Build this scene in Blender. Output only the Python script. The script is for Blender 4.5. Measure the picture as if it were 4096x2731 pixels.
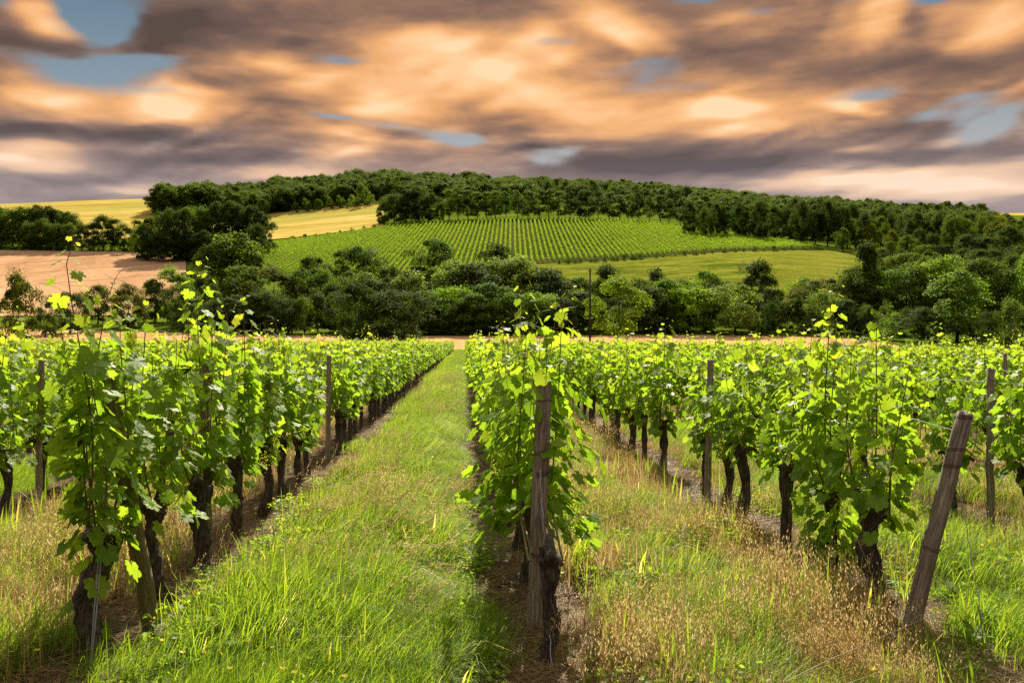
import bpy, math, random
import numpy as np
R = math.radians
for o in list(bpy.data.objects):
    bpy.data.objects.remove(o)
scene = bpy.context.scene
col = scene.collection
rnd = random.Random(7)
rng = np.random.default_rng(7)

# ------------------------------------------------------------------ camera, world, sun, exposure
EYE = 1.6                      # camera height above the ground at the row ends
YAW = R(3.02)                  # camera turned slightly right of the row direction (+Y)
FPX = 910.0                    # focal length in pixels at 1024 wide (32 mm lens on 36 mm)
HORI = 342.0
FW = (math.sin(YAW), math.cos(YAW))
RT = (math.cos(YAW), -math.sin(YAW))
cam_d = bpy.data.cameras.new('camera')
cam_d.lens = 32.0
cam_d.sensor_width = 36.0
cam_d.clip_start = 0.05
cam_d.clip_end = 12000
cam_d.shift_y = 0.001
cam = bpy.data.objects.new('camera', cam_d)
col.objects.link(cam)
cam.location = (0, 0, EYE)
cam.rotation_euler = (R(90), 0, -YAW)
scene.camera = cam

SUN_AZ = R(3.02 + 4)          # clockwise from +Y
SUN_EL = R(41)
sd = bpy.data.lights.new('sun', 'SUN')
sd.energy = 5.0
sd.angle = R(0.6)
sd.color = (1.0, 0.90, 0.71)
sun = bpy.data.objects.new('sun', sd)
col.objects.link(sun)
sun.rotation_euler = (R(90) - SUN_EL, 0, math.pi - SUN_AZ)
sun.location = (20, 40, 60)

vs = scene.view_settings
vs.view_transform = 'Standard'
vs.look = 'None'
vs.gamma = 1.0
vs.use_curve_mapping = False
vs.exposure = 0.98
cy = scene.cycles
cy.use_denoising = False
cy.denoiser = 'OPENIMAGEDENOISE'
cy.denoising_input_passes = 'RGB_ALBEDO_NORMAL'
cy.max_bounces = 5
cy.diffuse_bounces = 2
cy.glossy_bounces = 2
cy.transmission_bounces = 4
cy.transparent_max_bounces = 6
cy.use_adaptive_sampling = False
cy.sample_clamp_indirect = 3
cy.caustics_reflective = False
cy.caustics_refractive = False


class NT:
    """small helper to write node trees as expressions"""
    def __init__(s, tree):
        s.t = tree
        s.t.nodes.clear()

    def n(s, typ, **kw):
        nd = s.t.nodes.new(typ)
        for k, v in kw.items():
            setattr(nd, k, v)
        return nd

    def put(s, sock, v):
        if v is None:
            return
        if hasattr(v, 'is_linked'):
            s.t.links.new(v, sock)
        else:
            if sock.type == 'RGBA' and len(v) == 3:
                v = (*v, 1)
            sock.default_value = v

    def m(s, op, a, b=None, c=None, clamp=False):
        nd = s.n('ShaderNodeMath', operation=op, use_clamp=clamp)
        for i, v in enumerate((a, b, c)):
            s.put(nd.inputs[i], v)
        return nd.outputs[0]

    def vm(s, op, a, b=None, out=0):
        nd = s.n('ShaderNodeVectorMath', operation=op)
        s.put(nd.inputs[0], a)
        if b is not None:
            s.put(nd.inputs[1], b)
        return nd.outputs[out]

    def noise(s, vec, scale, detail=3, rough=0.5, dist=0.0, out='Fac', dim='3D'):
        nd = s.n('ShaderNodeTexNoise', noise_dimensions=dim)
        s.put(nd.inputs['Vector'], vec)
        nd.inputs['Scale'].default_value = scale
        nd.inputs['Detail'].default_value = detail
        nd.inputs['Roughness'].default_value = rough
        nd.inputs['Distortion'].default_value = dist
        return nd.outputs[out]

    def mix(s, f, a, b, blend='MIX'):
        nd = s.n('ShaderNodeMix', data_type='RGBA', blend_type=blend)
        s.put(nd.inputs[0], f)
        s.put(nd.inputs[6], a)
        s.put(nd.inputs[7], b)
        return nd.outputs[2]

    def ramp(s, f, stops, interp='LINEAR'):
        nd = s.n('ShaderNodeValToRGB')
        cr = nd.color_ramp
        cr.interpolation = interp
        while len(cr.elements) < len(stops):
            cr.elements.new(0.5)
        for e, (p, c) in zip(cr.elements, stops):
            e.position = p
            e.color = (*c, 1) if len(c) == 3 else c
        s.put(nd.inputs[0], f)
        return nd.outputs[0]

    def mapr(s, f, a, b, c=0.0, d=1.0, smooth=False):
        nd = s.n('ShaderNodeMapRange', clamp=True)
        if smooth:
            nd.interpolation_type = 'SMOOTHSTEP'
        s.put(nd.inputs[0], f)
        for i, v in enumerate((a, b, c, d)):
            s.put(nd.inputs[i + 1], v)
        return nd.outputs[0]


def azel(u, v):
    """azimuth (from +Y clockwise) and elevation of a direction given on the 1024 px picture plane"""
    X = (u - 512) / FPX
    Z = (HORI - v) / FPX
    return math.atan2(X, 1) + YAW, math.atan2(Z, math.hypot(X, 1))


def build_world():
    w = bpy.data.worlds.new('World')
    scene.world = w
    w.use_nodes = True
    T = NT(w.node_tree)
    out = T.n('ShaderNodeOutputWorld')
    sky = T.n('ShaderNodeTexSky', sky_type='NISHITA', sun_disc=False)
    sky.sun_elevation = SUN_EL
    sky.sun_rotation = SUN_AZ
    sky.air_density = 1.0
    sky.dust_density = 1.5
    sky_c = T.vm('SCALE', sky.outputs[0])
    sky_c.node.inputs['Scale'].default_value = 0.08
    tc = T.n('ShaderNodeTexCoord')
    d = T.vm('NORMALIZE', tc.outputs['Generated'])
    sp = T.n('ShaderNodeSeparateXYZ')
    T.put(sp.inputs[0], d)
    x, y, z = sp.outputs
    el = T.m('ARCSINE', z)
    az = T.m('ARCTAN2', x, y)
    # cloud sheet: direction projected on a plane overhead, streaked along the wind
    zz = T.m('ADD', T.m('MAXIMUM', z, 0.0), 0.10)
    cp = T.n('ShaderNodeCombineXYZ')
    T.put(cp.inputs[0], T.m('DIVIDE', x, zz))
    T.put(cp.inputs[1], T.m('DIVIDE', y, zz))
    P = cp.outputs[0]
    mp = T.n('ShaderNodeMapping')
    mp.inputs['Rotation'].default_value = (0, 0, R(24))
    mp.inputs['Scale'].default_value = (0.35, 1.0, 1.0)
    T.put(mp.inputs[0], P)
    S = mp.outputs[0]
    streak = T.noise(S, 1.15, 4, 0.5, 0.6)
    big = T.noise(S, 0.45, 3, 0.5, 0.8)
    # angular coordinates, slightly warped so that banks of cloud are irregular
    ca = T.n('ShaderNodeCombineXYZ')
    T.put(ca.inputs[0], az)
    T.put(ca.inputs[1], el)
    ca.inputs[2].default_value = 1.0
    A0 = ca.outputs[0]
    wmap = T.n('ShaderNodeMapping')
    wmap.inputs['Rotation'].default_value = (0, 0, R(-9))
    wmap.inputs['Scale'].default_value = (5.5, 24, 1)
    T.put(wmap.inputs[0], A0)
    fine = T.noise(wmap.outputs[0], 1.6, 4, 0.55, 0.4)
    pmap = T.n('ShaderNodeMapping')
    pmap.inputs['Rotation'].default_value = (0, 0, R(-14))
    pmap.inputs['Scale'].default_value = (13, 34, 1)
    T.put(pmap.inputs[0], A0)
    puff = T.noise(pmap.outputs[0], 1.0, 3, 0.55, 0.7)
    wn = T.n('ShaderNodeTexNoise')
    T.put(wn.inputs['Vector'], wmap.outputs[0])
    wn.inputs['Scale'].default_value = 0.8
    wn.inputs['Detail'].default_value = 3
    wv = T.vm('SUBTRACT', wn.outputs['Color'], (0.5, 0.5, 0.5))
    wv = T.vm('MULTIPLY', wv, (0.05, 0.022, 0))
    A = T.vm('ADD', A0, wv)

    # the banks and gaps of this evening's cloud deck: smooth fields over azimuth and elevation, each written as a
    # short sum of products of curves (azimuth curve x elevation curve)
    A_LO, A_HI, E_LO, E_HI = -0.66, 0.76, -0.03, 0.47
    ga = np.linspace(-1, 1, 181)
    ge = np.linspace(-1, 1, 121)
    GA, GE = np.meshgrid(A_LO + (ga + 1) / 2 * (A_HI - A_LO), E_LO + (ge + 1) / 2 * (E_HI - E_LO), indexing='ij')
    axv = T.m('MULTIPLY_ADD', T.vm('DOT_PRODUCT', A, (1, 0, 0), out=1), 2 / (A_HI - A_LO), -(A_HI + A_LO) / (A_HI - A_LO))
    axe = T.m('MULTIPLY_ADD', T.vm('DOT_PRODUCT', A, (0, 1, 0), out=1), 2 / (E_HI - E_LO), -(E_HI + E_LO) / (E_HI - E_LO))

    def vcurve(inp, xs, ys):
        nd = T.n('ShaderNodeVectorCurve')
        T.put(nd.inputs['Vector'], inp)
        for c in range(3):
            cv = nd.mapping.curves[c]
            cv.points[0].location = (xs[0], ys[0, c])
            cv.points[1].location = (xs[-1], ys[-1, c])
            for x_, y_ in zip(xs[1:-1], ys[1:-1, c]):
                cv.points.new(x_, y_)
        nd.mapping.update()
        return nd.outputs[0]

    def blobs(lst, start, rank):
        F = np.zeros_like(GA)
        cr = np.random.default_rng(len(lst))
        for (u, v, su, sv, rot, amp) in lst:
            amp = amp * (.74 if amp < 0 else 1.08)
            amp *= 1.0 + .55 * min(1, max(0, (v - 105) / 30))
            # each bank is a ragged cluster of puffs drawn out by the wind
            for q in range(9):
                k1, k2 = (1.05, 1.0) if q == 0 else (cr.uniform(.4, .85), cr.uniform(.24, .55))
                ou, ov = (0, 0) if q == 0 else (cr.normal() * .62 * su, cr.normal() * .55 * sv)
                a, e = azel(u + ou, v + ov)
                rt = R(rot + (0 if q == 0 else cr.normal() * 10 + 5))
                c_, s_ = math.cos(rt), math.sin(rt)
                d1 = ((GA - a) * c_ + (GE - e) * s_) * FPX / (su * k1)
                d2 = (-(GA - a) * s_ + (GE - e) * c_) * FPX / (sv * k2)
                F += amp * (.46 if q == 0 else .22) * np.exp(-(d1 * d1 + d2 * d2) ** 1.25)
        U, S_, Vt = np.linalg.svd(F, full_matrices=False)
        acc = start
        for q in range(0, rank, 3):
            f = U[:, q:q + 3]
            g = Vt[q:q + 3].T
            wf, wg = np.abs(f).max(0), np.abs(g).max(0)
            fa = vcurve(axv, ga, f / wf)
            fe = vcurve(axe, ge, g / wg)
            w3 = S_[q:q + 3] * wf * wg
            pr = T.vm('DOT_PRODUCT', T.vm('MULTIPLY', fa, tuple(float(t) for t in w3)), fe, out=1)
            acc = T.m('ADD', acc, pr)
        return acc

    k = 1 / 4.594
    def L(lst, off):
        return [(off + a * k, b * k, c * k, d_ * k, r, m) for (a, b, c, d_, r, m) in lst]
    bright = L([(250, 100, 150, 80, -10, .55), (800, 480, 210, 75, 0, .5), (290, 470, 190, 60, 0, .3), (1260, 300, 150, 55, -20, .33),
                (1450, 370, 110, 45, 10, .25), (1800, 490, 190, 70, 0, .42), (1980, 190, 190, 75, 10, .5), (2230, 340, 180, 90, 0, .45),
                (150, 720, 220, 55, 0, .38), (1650, 620, 230, 30, -8, .25), (620, 860, 220, 28, 0, .18), (1300, 800, 200, 30, 0, .2),
                (50, 400, 120, 70, 0, .15), (1550, 700, 160, 40, 5, .2), (720, 380, 90, 35, 30, .22),
                (100, 190, 210, 55, 5, -.42), (880, 110, 290, 95, 10, -.42), (680, 230, 110, 40, 10, -.2), (1300, 185, 140, 30, 5, -.25),
                (1000, 620, 330, 40, 8, -.28), (550, 610, 330, 35, 2, -.3), (750, 715, 260, 40, 5, -.25), (1200, 700, 180, 45, 10, -.25),
                (1350, 480, 150, 28, -3, -.25), (2100, 60, 300, 60, 5, -.22), (1780, 620, 180, 28, 0, -.26), (60, 600, 140, 40, 0, -.27),
                (1400, 80, 260, 50, 0, -.05), (2300, 600, 200, 40, 0, -.2), (950, 380, 220, 40, -8, -.2), (300, 830, 300, 30, 0, -.1)], 0)
    bright += L([(450, 120, 170, 90, -30, .38), (70, 230, 150, 90, 10, .42), (960, 510, 170, 60, 0, .52), (1050, 600, 180, 32, 5, .28),
                 (1520, 475, 120, 38, -8, .42), (1690, 60, 170, 100, 40, .38), (2180, 110, 220, 80, 8, .36), (2300, 360, 150, 55, 8, .25),
                 (1600, 815, 330, 35, 0, .28), (2150, 840, 260, 45, 0, .32), (480, 530, 240, 60, 0, .22), (1060, 80, 150, 22, 3, .2),
                 (1000, 380, 260, 40, 3, .14), (150, 430, 260, 80, 0, .22), (1250, 680, 300, 30, 8, .05), (2050, 650, 90, 25, 0, .15), (1600, 690, 120, 25, 0, .12),
                 (1120, 200, 240, 65, 5, -.26), (2000, 310, 330, 65, 5, -.48), (1830, 110, 70, 70, 20, -.3), (550, 745, 360, 65, 3, -.36),
                 (1050, 765, 330, 55, 3, -.32), (60, 665, 180, 32, 10, -.3), (2010, 585, 160, 45, 20, -.24), (1800, 725, 260, 45, 3, -.24),
                 (1400, 330, 280, 40, 0, -.15), (760, 200, 120, 110, 0, -.16), (1700, 590, 220, 30, 10, -.12), (300, 640, 300, 22, 2, -.12), (2250, 690, 130, 30, 8, -.2)], 512)
    bright += L([(2050, 320, 520, 230, 5, .30), (600, 470, 520, 110, 3, .26), (1250, 60, 800, 90, 3, -.06), (250, 620, 420, 50, 3, -.12), (1500, 640, 500, 60, 3, .08), (1900, 430, 420, 120, 0, .14)], 0)
    bright += L([(900, 500, 620, 110, 2, .30), (1300, 130, 600, 130, 8, .08), (2000, 120, 420, 120, 8, .16), (1700, 830, 700, 60, 0, .22), (700, 720, 700, 60, 2, -.12), (420, 80, 300, 120, -20, .16)], 512)
    holes = L([(500, 50, 200, 110, 20, 1.5), (430, 320, 300, 85, 5, 1.4), (10, 20, 70, 40, 0, .8), (1520, 270, 130, 28, -10, .7),
               (1580, 545, 120, 16, -8, .65), (2100, 640, 110, 38, 0, .6), (880, 110, 60, 25, 20, .25), (1800, 580, 90, 14, 0, .4)], 0)
    holes += L([(610, 320, 150, 60, 5, .68), (720, 395, 220, 24, 3, .55), (1640, 440, 140, 26, 0, .6), (2200, 570, 170, 70, 15, .75), (1940, 15, 110, 38, 0, .75),
                (1180, 45, 90, 18, 3, .7), (850, -5, 150, 18, 0, .7), (200, 700, 110, 28, 15, .55), (150, 750, 80, 20, 0, .5), (1560, 5, 120, 20, 0, .6),
                (2120, 440, 160, 30, 10, .5), (1900, 530, 120, 20, 5, .4), (190, 200, 110, 20, 5, .45), (1020, 262, 60, 12, 0, .4), (610, 525, 50, 14, 0, .4)], 512)
    b = T.m('MULTIPLY_ADD', T.m('SUBTRACT', streak, 0.5), 0.34, 0.36)
    b = T.m('MULTIPLY_ADD', T.m('SUBTRACT', big, 0.5), 0.15, b)
    b = T.m('MULTIPLY_ADD', T.m('SUBTRACT', fine, 0.5), 0.40, b)
    b = T.m('MULTIPLY_ADD', T.m('SUBTRACT', puff, 0.5), 0.34, b)
    b = blobs(bright, b, 30)
    b = T.m('MULTIPLY_ADD', b, 0.98, 0.0)
    hl = T.m('MULTIPLY_ADD', T.m('SUBTRACT', streak, 0.5), 0.9, 0.0)
    hl = T.m('MULTIPLY_ADD', T.m('SUBTRACT', fine, 0.5), 0.7, hl)
    hl = T.m('MULTIPLY_ADD', T.m('SUBTRACT', puff, 0.5), 0.6, hl)
    # away from the picture the cover breaks up by itself
    hl = T.m('MULTIPLY_ADD', T.mapr(big, 0.5, 0.72), 0.35, hl)
    hl = blobs(holes, hl, 18)
    hole = T.mapr(hl, 0.12, 0.98, smooth=True)
    warm = T.ramp(b, [(0.0, (.10, .068, .058)), (0.2, (.165, .105, .085)), (0.36, (.29, .165, .11)), (0.50, (.52, .265, .135)),
                      (0.70, (.84, .42, .17)), (0.92, (.98, .60, .31)), (1.0, (1.0, .68, .40))])
    cool = T.ramp(b, [(0.0, (.15, .128, .138)), (0.25, (.245, .20, .205)), (0.42, (.40, .315, .295)), (0.58, (.70, .50, .38)),
                      (0.85, (.88, .63, .46)), (1.0, (.95, .72, .55))])
    hor = T.mapr(el, R(14), R(8), smooth=True)
    cloud = T.mix(hor, warm, cool)
    # overhead, out of view, the deck is brightened and whitened to add fill light
    overhead_fill = T.ramp(b, [(0.0, (.36, .36, .38)), (0.4, (.78, .76, .74)), (1.0, (1.1, 1.06, 1.02))])
    cloud = T.mix(T.mapr(el, R(24), R(50), smooth=True), cloud, overhead_fill)
    blue = T.ramp(T.mapr(el, R(3), R(21)), [(0.0, (.60, .46, .37)), (0.35, (.46, .43, .40)), (0.65, (.20, .27, .32)), (1.0, (.055, .145, .215))])
    blue = T.mix(0.12, blue, sky_c)
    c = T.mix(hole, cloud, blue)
    # below the horizon: plain dull ground tone
    c = T.mix(T.mapr(z, -0.02, 0.01), (.06, .07, .04), c)
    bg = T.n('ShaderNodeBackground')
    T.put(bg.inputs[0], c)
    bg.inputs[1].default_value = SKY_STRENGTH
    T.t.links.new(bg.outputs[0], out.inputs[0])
    w.cycles.sampling_method = 'MANUAL'
    w.cycles.sample_map_resolution = 256


SKY_STRENGTH = 0.55
build_world()

# ------------------------------------------------------------------ helpers
def to_world(X, D):
    """camera-frame ground coordinates (X right, D ahead) to world x, y"""
    return X * RT[0] + D * FW[0], X * RT[1] + D * FW[1]


def to_cam(x, y):
    return x * RT[0] + y * RT[1], x * FW[0] + y * FW[1]


# terrain: height profile by bearing column (picture column u) and distance D; value = picture row the ground would show at
T_D = np.array([120, 150, 190, 230, 260, 300, 350, 400, 450, 520, 600, 700, 900, 1200, 2000, 5000.])
T_U = np.array([-500, 0, 128, 256, 384, 512, 640, 768, 896, 1024, 1500.])
T_V = np.array([
    [352, 350.5, 329.5, 309, 294, 273, 252, 243, 236, 228, 220, 212, 212, 220, 240, 290],
    [352, 350.5, 329.5, 309, 292, 272, 250, 240, 231, 222, 213, 204, 207, 218, 240, 290],
    [352, 350.5, 332.5, 314, 296, 274, 252, 240, 230, 220, 209, 198, 203, 215, 240, 290],
    [352, 350.5, 336.5, 320, 300, 277, 255, 246, 238, 226, 214, 198, 196, 212, 240, 290],
    [352, 350.5, 337.5, 322, 300, 274, 253, 238, 226, 213, 198, 187, 190, 205, 240, 290],
    [352, 350.5, 337.5, 322, 298, 272, 251, 234, 220, 211, 203, 196, 192, 198, 236, 290],
    [352, 350.5, 337.5, 316, 294, 268, 249, 233, 222, 215, 208, 202, 195, 194, 230, 290],
    [352, 350.5, 337.5, 312, 288, 262, 248, 240, 234, 228, 223, 217, 209, 206, 222, 280],
    [352, 350.5, 337.5, 316, 294, 272, 258, 250, 244, 238, 233, 228, 220, 214, 216, 270],
    [352, 350.5, 337.5, 322, 307, 290, 275, 266, 258, 250, 243, 236, 226, 219, 212, 262],
    [352, 350.5, 337.5, 322, 307, 292, 280, 270, 262, 254, 246, 239, 229, 221, 213, 262],
])
T_LD = np.log(T_D)
_ld = np.linspace(T_LD[0], T_LD[-1], 240)
_uu = np.linspace(T_U[0], T_U[-1], 200)
_tab = np.array([np.interp(_ld, T_LD, row) for row in T_V])
_tab = np.array([np.interp(_uu, T_U, _tab[:, j]) for j in range(len(_ld))]).T      # (u, D)
def _smooth(a, n, ax):
    k = np.exp(-np.linspace(-2, 2, 2 * n + 1) ** 2); k /= k.sum()
    p = np.concatenate([np.repeat(np.take(a, [0], ax), n, ax), a, np.repeat(np.take(a, [-1], ax), n, ax)], ax)
    return np.apply_along_axis(lambda r: np.convolve(r, k, 'valid'), ax, p)
_tab = _smooth(_smooth(_tab, 5, 1), 9, 0)


def gz_cam(X, D):
    X = np.asarray(X, float); D = np.asarray(D, float)
    near = 0.12 * (np.clip(D, 0, 400) / 150) ** 1.6 - 0.023 * np.clip(X - 8, 0, 80) * np.clip(D / 60, 0, 1)
    Ds = np.clip(D, 120, 4900)
    u = np.clip(512 + FPX * X / Ds, T_U[0], T_U[-1])
    fu = (u - _uu[0]) / (_uu[1] - _uu[0])
    fd = (np.log(Ds) - _ld[0]) / (_ld[1] - _ld[0])
    iu = np.clip(fu.astype(int), 0, len(_uu) - 2); du = fu - iu
    jd = np.clip(fd.astype(int), 0, len(_ld) - 2); dd = fd - jd
    v = (_tab[iu, jd] * (1 - du) * (1 - dd) + _tab[iu + 1, jd] * du * (1 - dd) + _tab[iu, jd + 1] * (1 - du) * dd + _tab[iu + 1, jd + 1] * du * dd)
    far = EYE + (HORI - v) / FPX * Ds
    t = np.clip((D - 122) / 50, 0, 1); t = t * t * (3 - 2 * t)
    return near * (1 - t) + far * t


def gz(x, y):
    return gz_cam(*to_cam(np.asarray(x, float), np.asarray(y, float)))


def pu(u, D):
    """world ground point seen in picture column u at distance D"""
    X = (u - 512) / FPX * D
    x, y = to_world(X, D)
    return x, y, float(gz_cam(X, D))


def mesh_np(name, verts, faces, mat=None, tint=None, smooth=False, mats=None, midx=None):
    """mesh from numpy arrays; faces: (n,k) array or list of such arrays"""
    verts = np.asarray(verts, np.float32)
    if isinstance(faces, np.ndarray):
        faces = [faces]
    faces = [f for f in faces if len(f)]
    me = bpy.data.meshes.new(name)
    loops = np.concatenate([f.ravel() for f in faces]).astype(np.int32)
    tot = np.concatenate([np.full(len(f), f.shape[1]) for f in faces]).astype(np.int32)
    start = np.concatenate([[0], np.cumsum(tot)[:-1]]).astype(np.int32)
    me.vertices.add(len(verts))
    me.vertices.foreach_set('co', verts.ravel())
    me.loops.add(len(loops))
    me.loops.foreach_set('vertex_index', loops)
    me.polygons.add(len(tot))
    me.polygons.foreach_set('loop_start', start)
    me.polygons.foreach_set('loop_total', tot)
    for m in (mats or ([mat] if mat else [])):
        me.materials.append(m)
    if midx is not None:
        me.polygons.foreach_set('material_index', np.asarray(midx, np.int32))
    if smooth:
        me.polygons.foreach_set('use_smooth', np.ones(len(tot), bool))
    if tint is not None:
        at = me.attributes.new('tint', 'FLOAT', 'FACE')
        at.data.foreach_set('value', np.asarray(tint, np.float32))
    me.update(calc_edges=True)
    return me


def link(name, data, parent=None, loc=None, rot=None, scale=None, **props):
    o = bpy.data.objects.new(name, data)
    col.objects.link(o)
    if parent is not None:
        o.parent = parent
    if loc is not None:
        o.location = loc
    if rot is not None:
        o.rotation_euler = rot
    if scale is not None:
        o.scale = scale if hasattr(scale, '__len__') else (scale,) * 3
    for k, v in props.items():
        o[k] = v
    return o


class Geo:
    """collects arrays of geometry for one mesh"""
    def __init__(s):
        s.v, s.f, s.t, s.m, s.n = [], {}, {}, {}, 0

    def add(s, v, f, tint=0.5, m=0):
        v = np.asarray(v, float); f = np.asarray(f, int)
        k = f.shape[1]
        s.v.append(v)
        s.f.setdefault(k, []).append(f + s.n)
        tt = np.broadcast_to(np.asarray(tint, float), (len(f),))
        s.t.setdefault(k, []).append(tt)
        s.m.setdefault(k, []).append(np.full(len(f), m))
        s.n += len(v)

    def mesh(s, name, mats, smooth=False):
        ks = sorted(s.f)
        if not isinstance(mats, list):
            mats = [mats]
        return mesh_np(name, np.concatenate(s.v), [np.concatenate(s.f[k]) for k in ks], mats=mats,
                       midx=np.concatenate([np.concatenate(s.m[k]) for k in ks]),
                       tint=np.concatenate([np.concatenate(s.t[k]) for k in ks]), smooth=smooth)


def tube(path, rad, sides=6, twist=0.0, lump=0.0, cap=True, seed=0):
    """tapered tube along a path; lump roughens the section"""
    P = np.asarray(path, float)
    n = len(P)
    rad = np.broadcast_to(np.asarray(rad, float), (n,))
    Tn = np.gradient(P, axis=0)
    Tn /= np.linalg.norm(Tn, axis=1)[:, None] + 1e-9
    ref = np.array([1.0, 0, 0]) if abs(Tn[0, 0]) < 0.8 else np.array([0, 1.0, 0])
    r_ = np.random.default_rng(seed)
    ridge = 1 + lump * r_.normal(size=sides)
    V = []
    for i in range(n):
        a = ref - Tn[i] * ref.dot(Tn[i]); a /= np.linalg.norm(a); ref = a
        b = np.cross(Tn[i], a)
        th = np.arange(sides) / sides * 2 * np.pi + twist * i
        rr = rad[i] * ridge * (1 + lump * 0.6 * r_.normal(size=sides))
        V.append(P[i] + np.outer(np.cos(th) * rr, a) + np.outer(np.sin(th) * rr, b))
    V = np.concatenate(V)
    F = []
    for i in range(n - 1):
        for j in range(sides):
            k = (j + 1) % sides
            F.append((i * sides + j, i * sides + k, (i + 1) * sides + k, (i + 1) * sides + j))
    F = np.array(F)
    if cap:
        V = np.vstack([V, P[-1] + Tn[-1] * rad[-1] * 0.3, P[0]])
        e = len(V) - 2
        b0 = (n - 1) * sides
        C = [(b0 + j, b0 + (j + 1) % sides, e, e) for j in range(sides)]
        # triangles kept as separate array by the caller through quads with a repeated corner are avoided:
        return V, F, np.array([(c[0], c[1], c[2]) for c in C] + [((j + 1) % sides, j, e + 1) for j in range(sides)])
    return V, F, None


def add_tube(g, path, rad, sides=6, tint=0.5, m=0, **kw):
    V, F, C = tube(path, rad, sides, **kw)
    n0 = g.n
    g.add(V, F, tint, m)
    if C is not None:
        g.f.setdefault(3, []).append(C + n0)
        g.t.setdefault(3, []).append(np.full(len(C), tint))
        g.m.setdefault(3, []).append(np.full(len(C), m))


ORD = ['first', 'second', 'third', 'fourth', 'fifth', 'sixth', 'seventh', 'eighth', 'ninth', 'tenth', 'eleventh', 'twelfth', 'thirteenth',
       'fourteenth', 'fifteenth', 'sixteenth', 'seventeenth', 'eighteenth', 'nineteenth', 'twentieth', 'twenty-first', 'twenty-second',
       'twenty-third', 'twenty-fourth', 'twenty-fifth', 'twenty-sixth', 'twenty-seventh', 'twenty-eighth', 'twenty-ninth', 'thirtieth',
       'thirty-first', 'thirty-second', 'thirty-third', 'thirty-fourth', 'thirty-fifth', 'thirty-sixth', 'thirty-seventh', 'thirty-eighth',
       'thirty-ninth', 'fortieth']
TENS = {40: 'fort', 50: 'fift', 60: 'sixt', 70: 'sevent', 80: 'eight', 90: 'ninet'}


def ordw(n):
    """ordinal word of n (1-based)"""
    if n <= 40:
        return ORD[n - 1]
    if n >= 100:
        return 'hundredth' if n == 100 else 'hundred-and-' + ordw(n - 100)
    t, u = n // 10 * 10, n % 10
    return TENS[t] + 'ieth' if u == 0 else TENS[t] + 'y-' + ORD[u - 1]


# ------------------------------------------------------------------ materials
def new_mat(name):
    m = bpy.data.materials.new(name)
    m.use_nodes = True
    return m, NT(m.node_tree)


def finish(T, shader):
    o = T.n('ShaderNodeOutputMaterial')
    T.t.links.new(shader, o.inputs[0])


def princ(T, color, rough=0.7, spec=0.3, normal=None):
    b = T.n('ShaderNodeBsdfPrincipled')
    T.put(b.inputs['Base Color'], color)
    T.put(b.inputs['Roughness'], rough)
    b.inputs['Specular IOR Level'].default_value = spec
    if normal is not None:
        T.put(b.inputs['Normal'], normal)
    return b.outputs[0]


def bump(T, h, strength=0.5, dist=0.05):
    b = T.n('ShaderNodeBump')
    b.inputs['Strength'].default_value = strength
    b.inputs['Distance'].default_value = dist
    T.put(b.inputs['Height'], h)
    return b.outputs[0]


def leaf_mat(name, stops, trans, rough=0.45, spec=0.35, tmix=0.5, use_color=False, rand=0.5, patch=None):
    """thin leaf or blade: reflects a little, lets light through; colour by the leaf's own tint and chance"""
    m, T = new_mat(name)
    at = T.n('ShaderNodeAttribute', attribute_name='tint')
    oi = T.n('ShaderNodeObjectInfo')
    f = T.m('ADD', at.outputs['Fac'], T.m('MULTIPLY', T.m('SUBTRACT', oi.outputs['Random'], 0.5), rand))
    if patch:
        tc = T.n('ShaderNodeTexCoord')
        f = T.m('MULTIPLY_ADD', T.m('SUBTRACT', T.noise(tc.outputs['Object'], patch, 1), 0.5), 0.5, f)
    c = T.ramp(f, stops)
    if use_color:
        c = T.mix(1.0, c, oi.outputs['Color'], 'MULTIPLY')
    tr = T.mix(1.0, c, (*trans, 1), 'MULTIPLY')
    p = princ(T, c, rough, spec)
    t = T.n('ShaderNodeBsdfTranslucent')
    T.put(t.inputs[0], tr)
    mx = T.n('ShaderNodeMixShader')
    mx.inputs[0].default_value = tmix
    T.t.links.new(p, mx.inputs[1])
    T.t.links.new(t.outputs[0], mx.inputs[2])
    finish(T, mx.outputs[0])
    return m


M = {}
# vine leaf: tint 0 old dark .. 0.6 fresh .. 1 young yellow/bronze tip
M['vine_leaf'] = leaf_mat('vine_leaf', [(0.0, (.08, .165, .015)), (0.35, (.155, .275, .022)), (0.6, (.225, .335, .028)), (0.85, (.27, .33, .035)), (1.0, (.34, .27, .06))],
                          (2.3, 2.05, 1.1), rough=.5, spec=.22, tmix=.56, rand=.16, patch=3.5)
M['tree_leaf'] = leaf_mat('tree_leaf', [(0.0, (.020, .040, .007)), (0.4, (.044, .076, .010)), (0.75, (.080, .122, .014)), (1.0, (.12, .165, .022))],
                          (2.0, 1.9, 1.0), rough=.7, spec=.10, tmix=.45, use_color=True, rand=.15)
M['grass'] = leaf_mat('grass_blade', [(0.0, (.055, .11, .012)), (0.4, (.12, .21, .018)), (0.7, (.20, .29, .03)), (0.86, (.33, .32, .11)), (1.0, (.52, .45, .28))],
                      (2.45, 2.25, 1.0), rough=.5, spec=.2, tmix=.55, rand=.22)
M['straw'] = leaf_mat('straw_blade', [(0.0, (.10, .065, .03)), (0.4, (.28, .185, .07)), (0.75, (.47, .34, .14)), (1.0, (.58, .47, .27))],
                      (1.4, 1.35, 1.1), rough=.55, spec=.25, tmix=.4, rand=.25)
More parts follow.
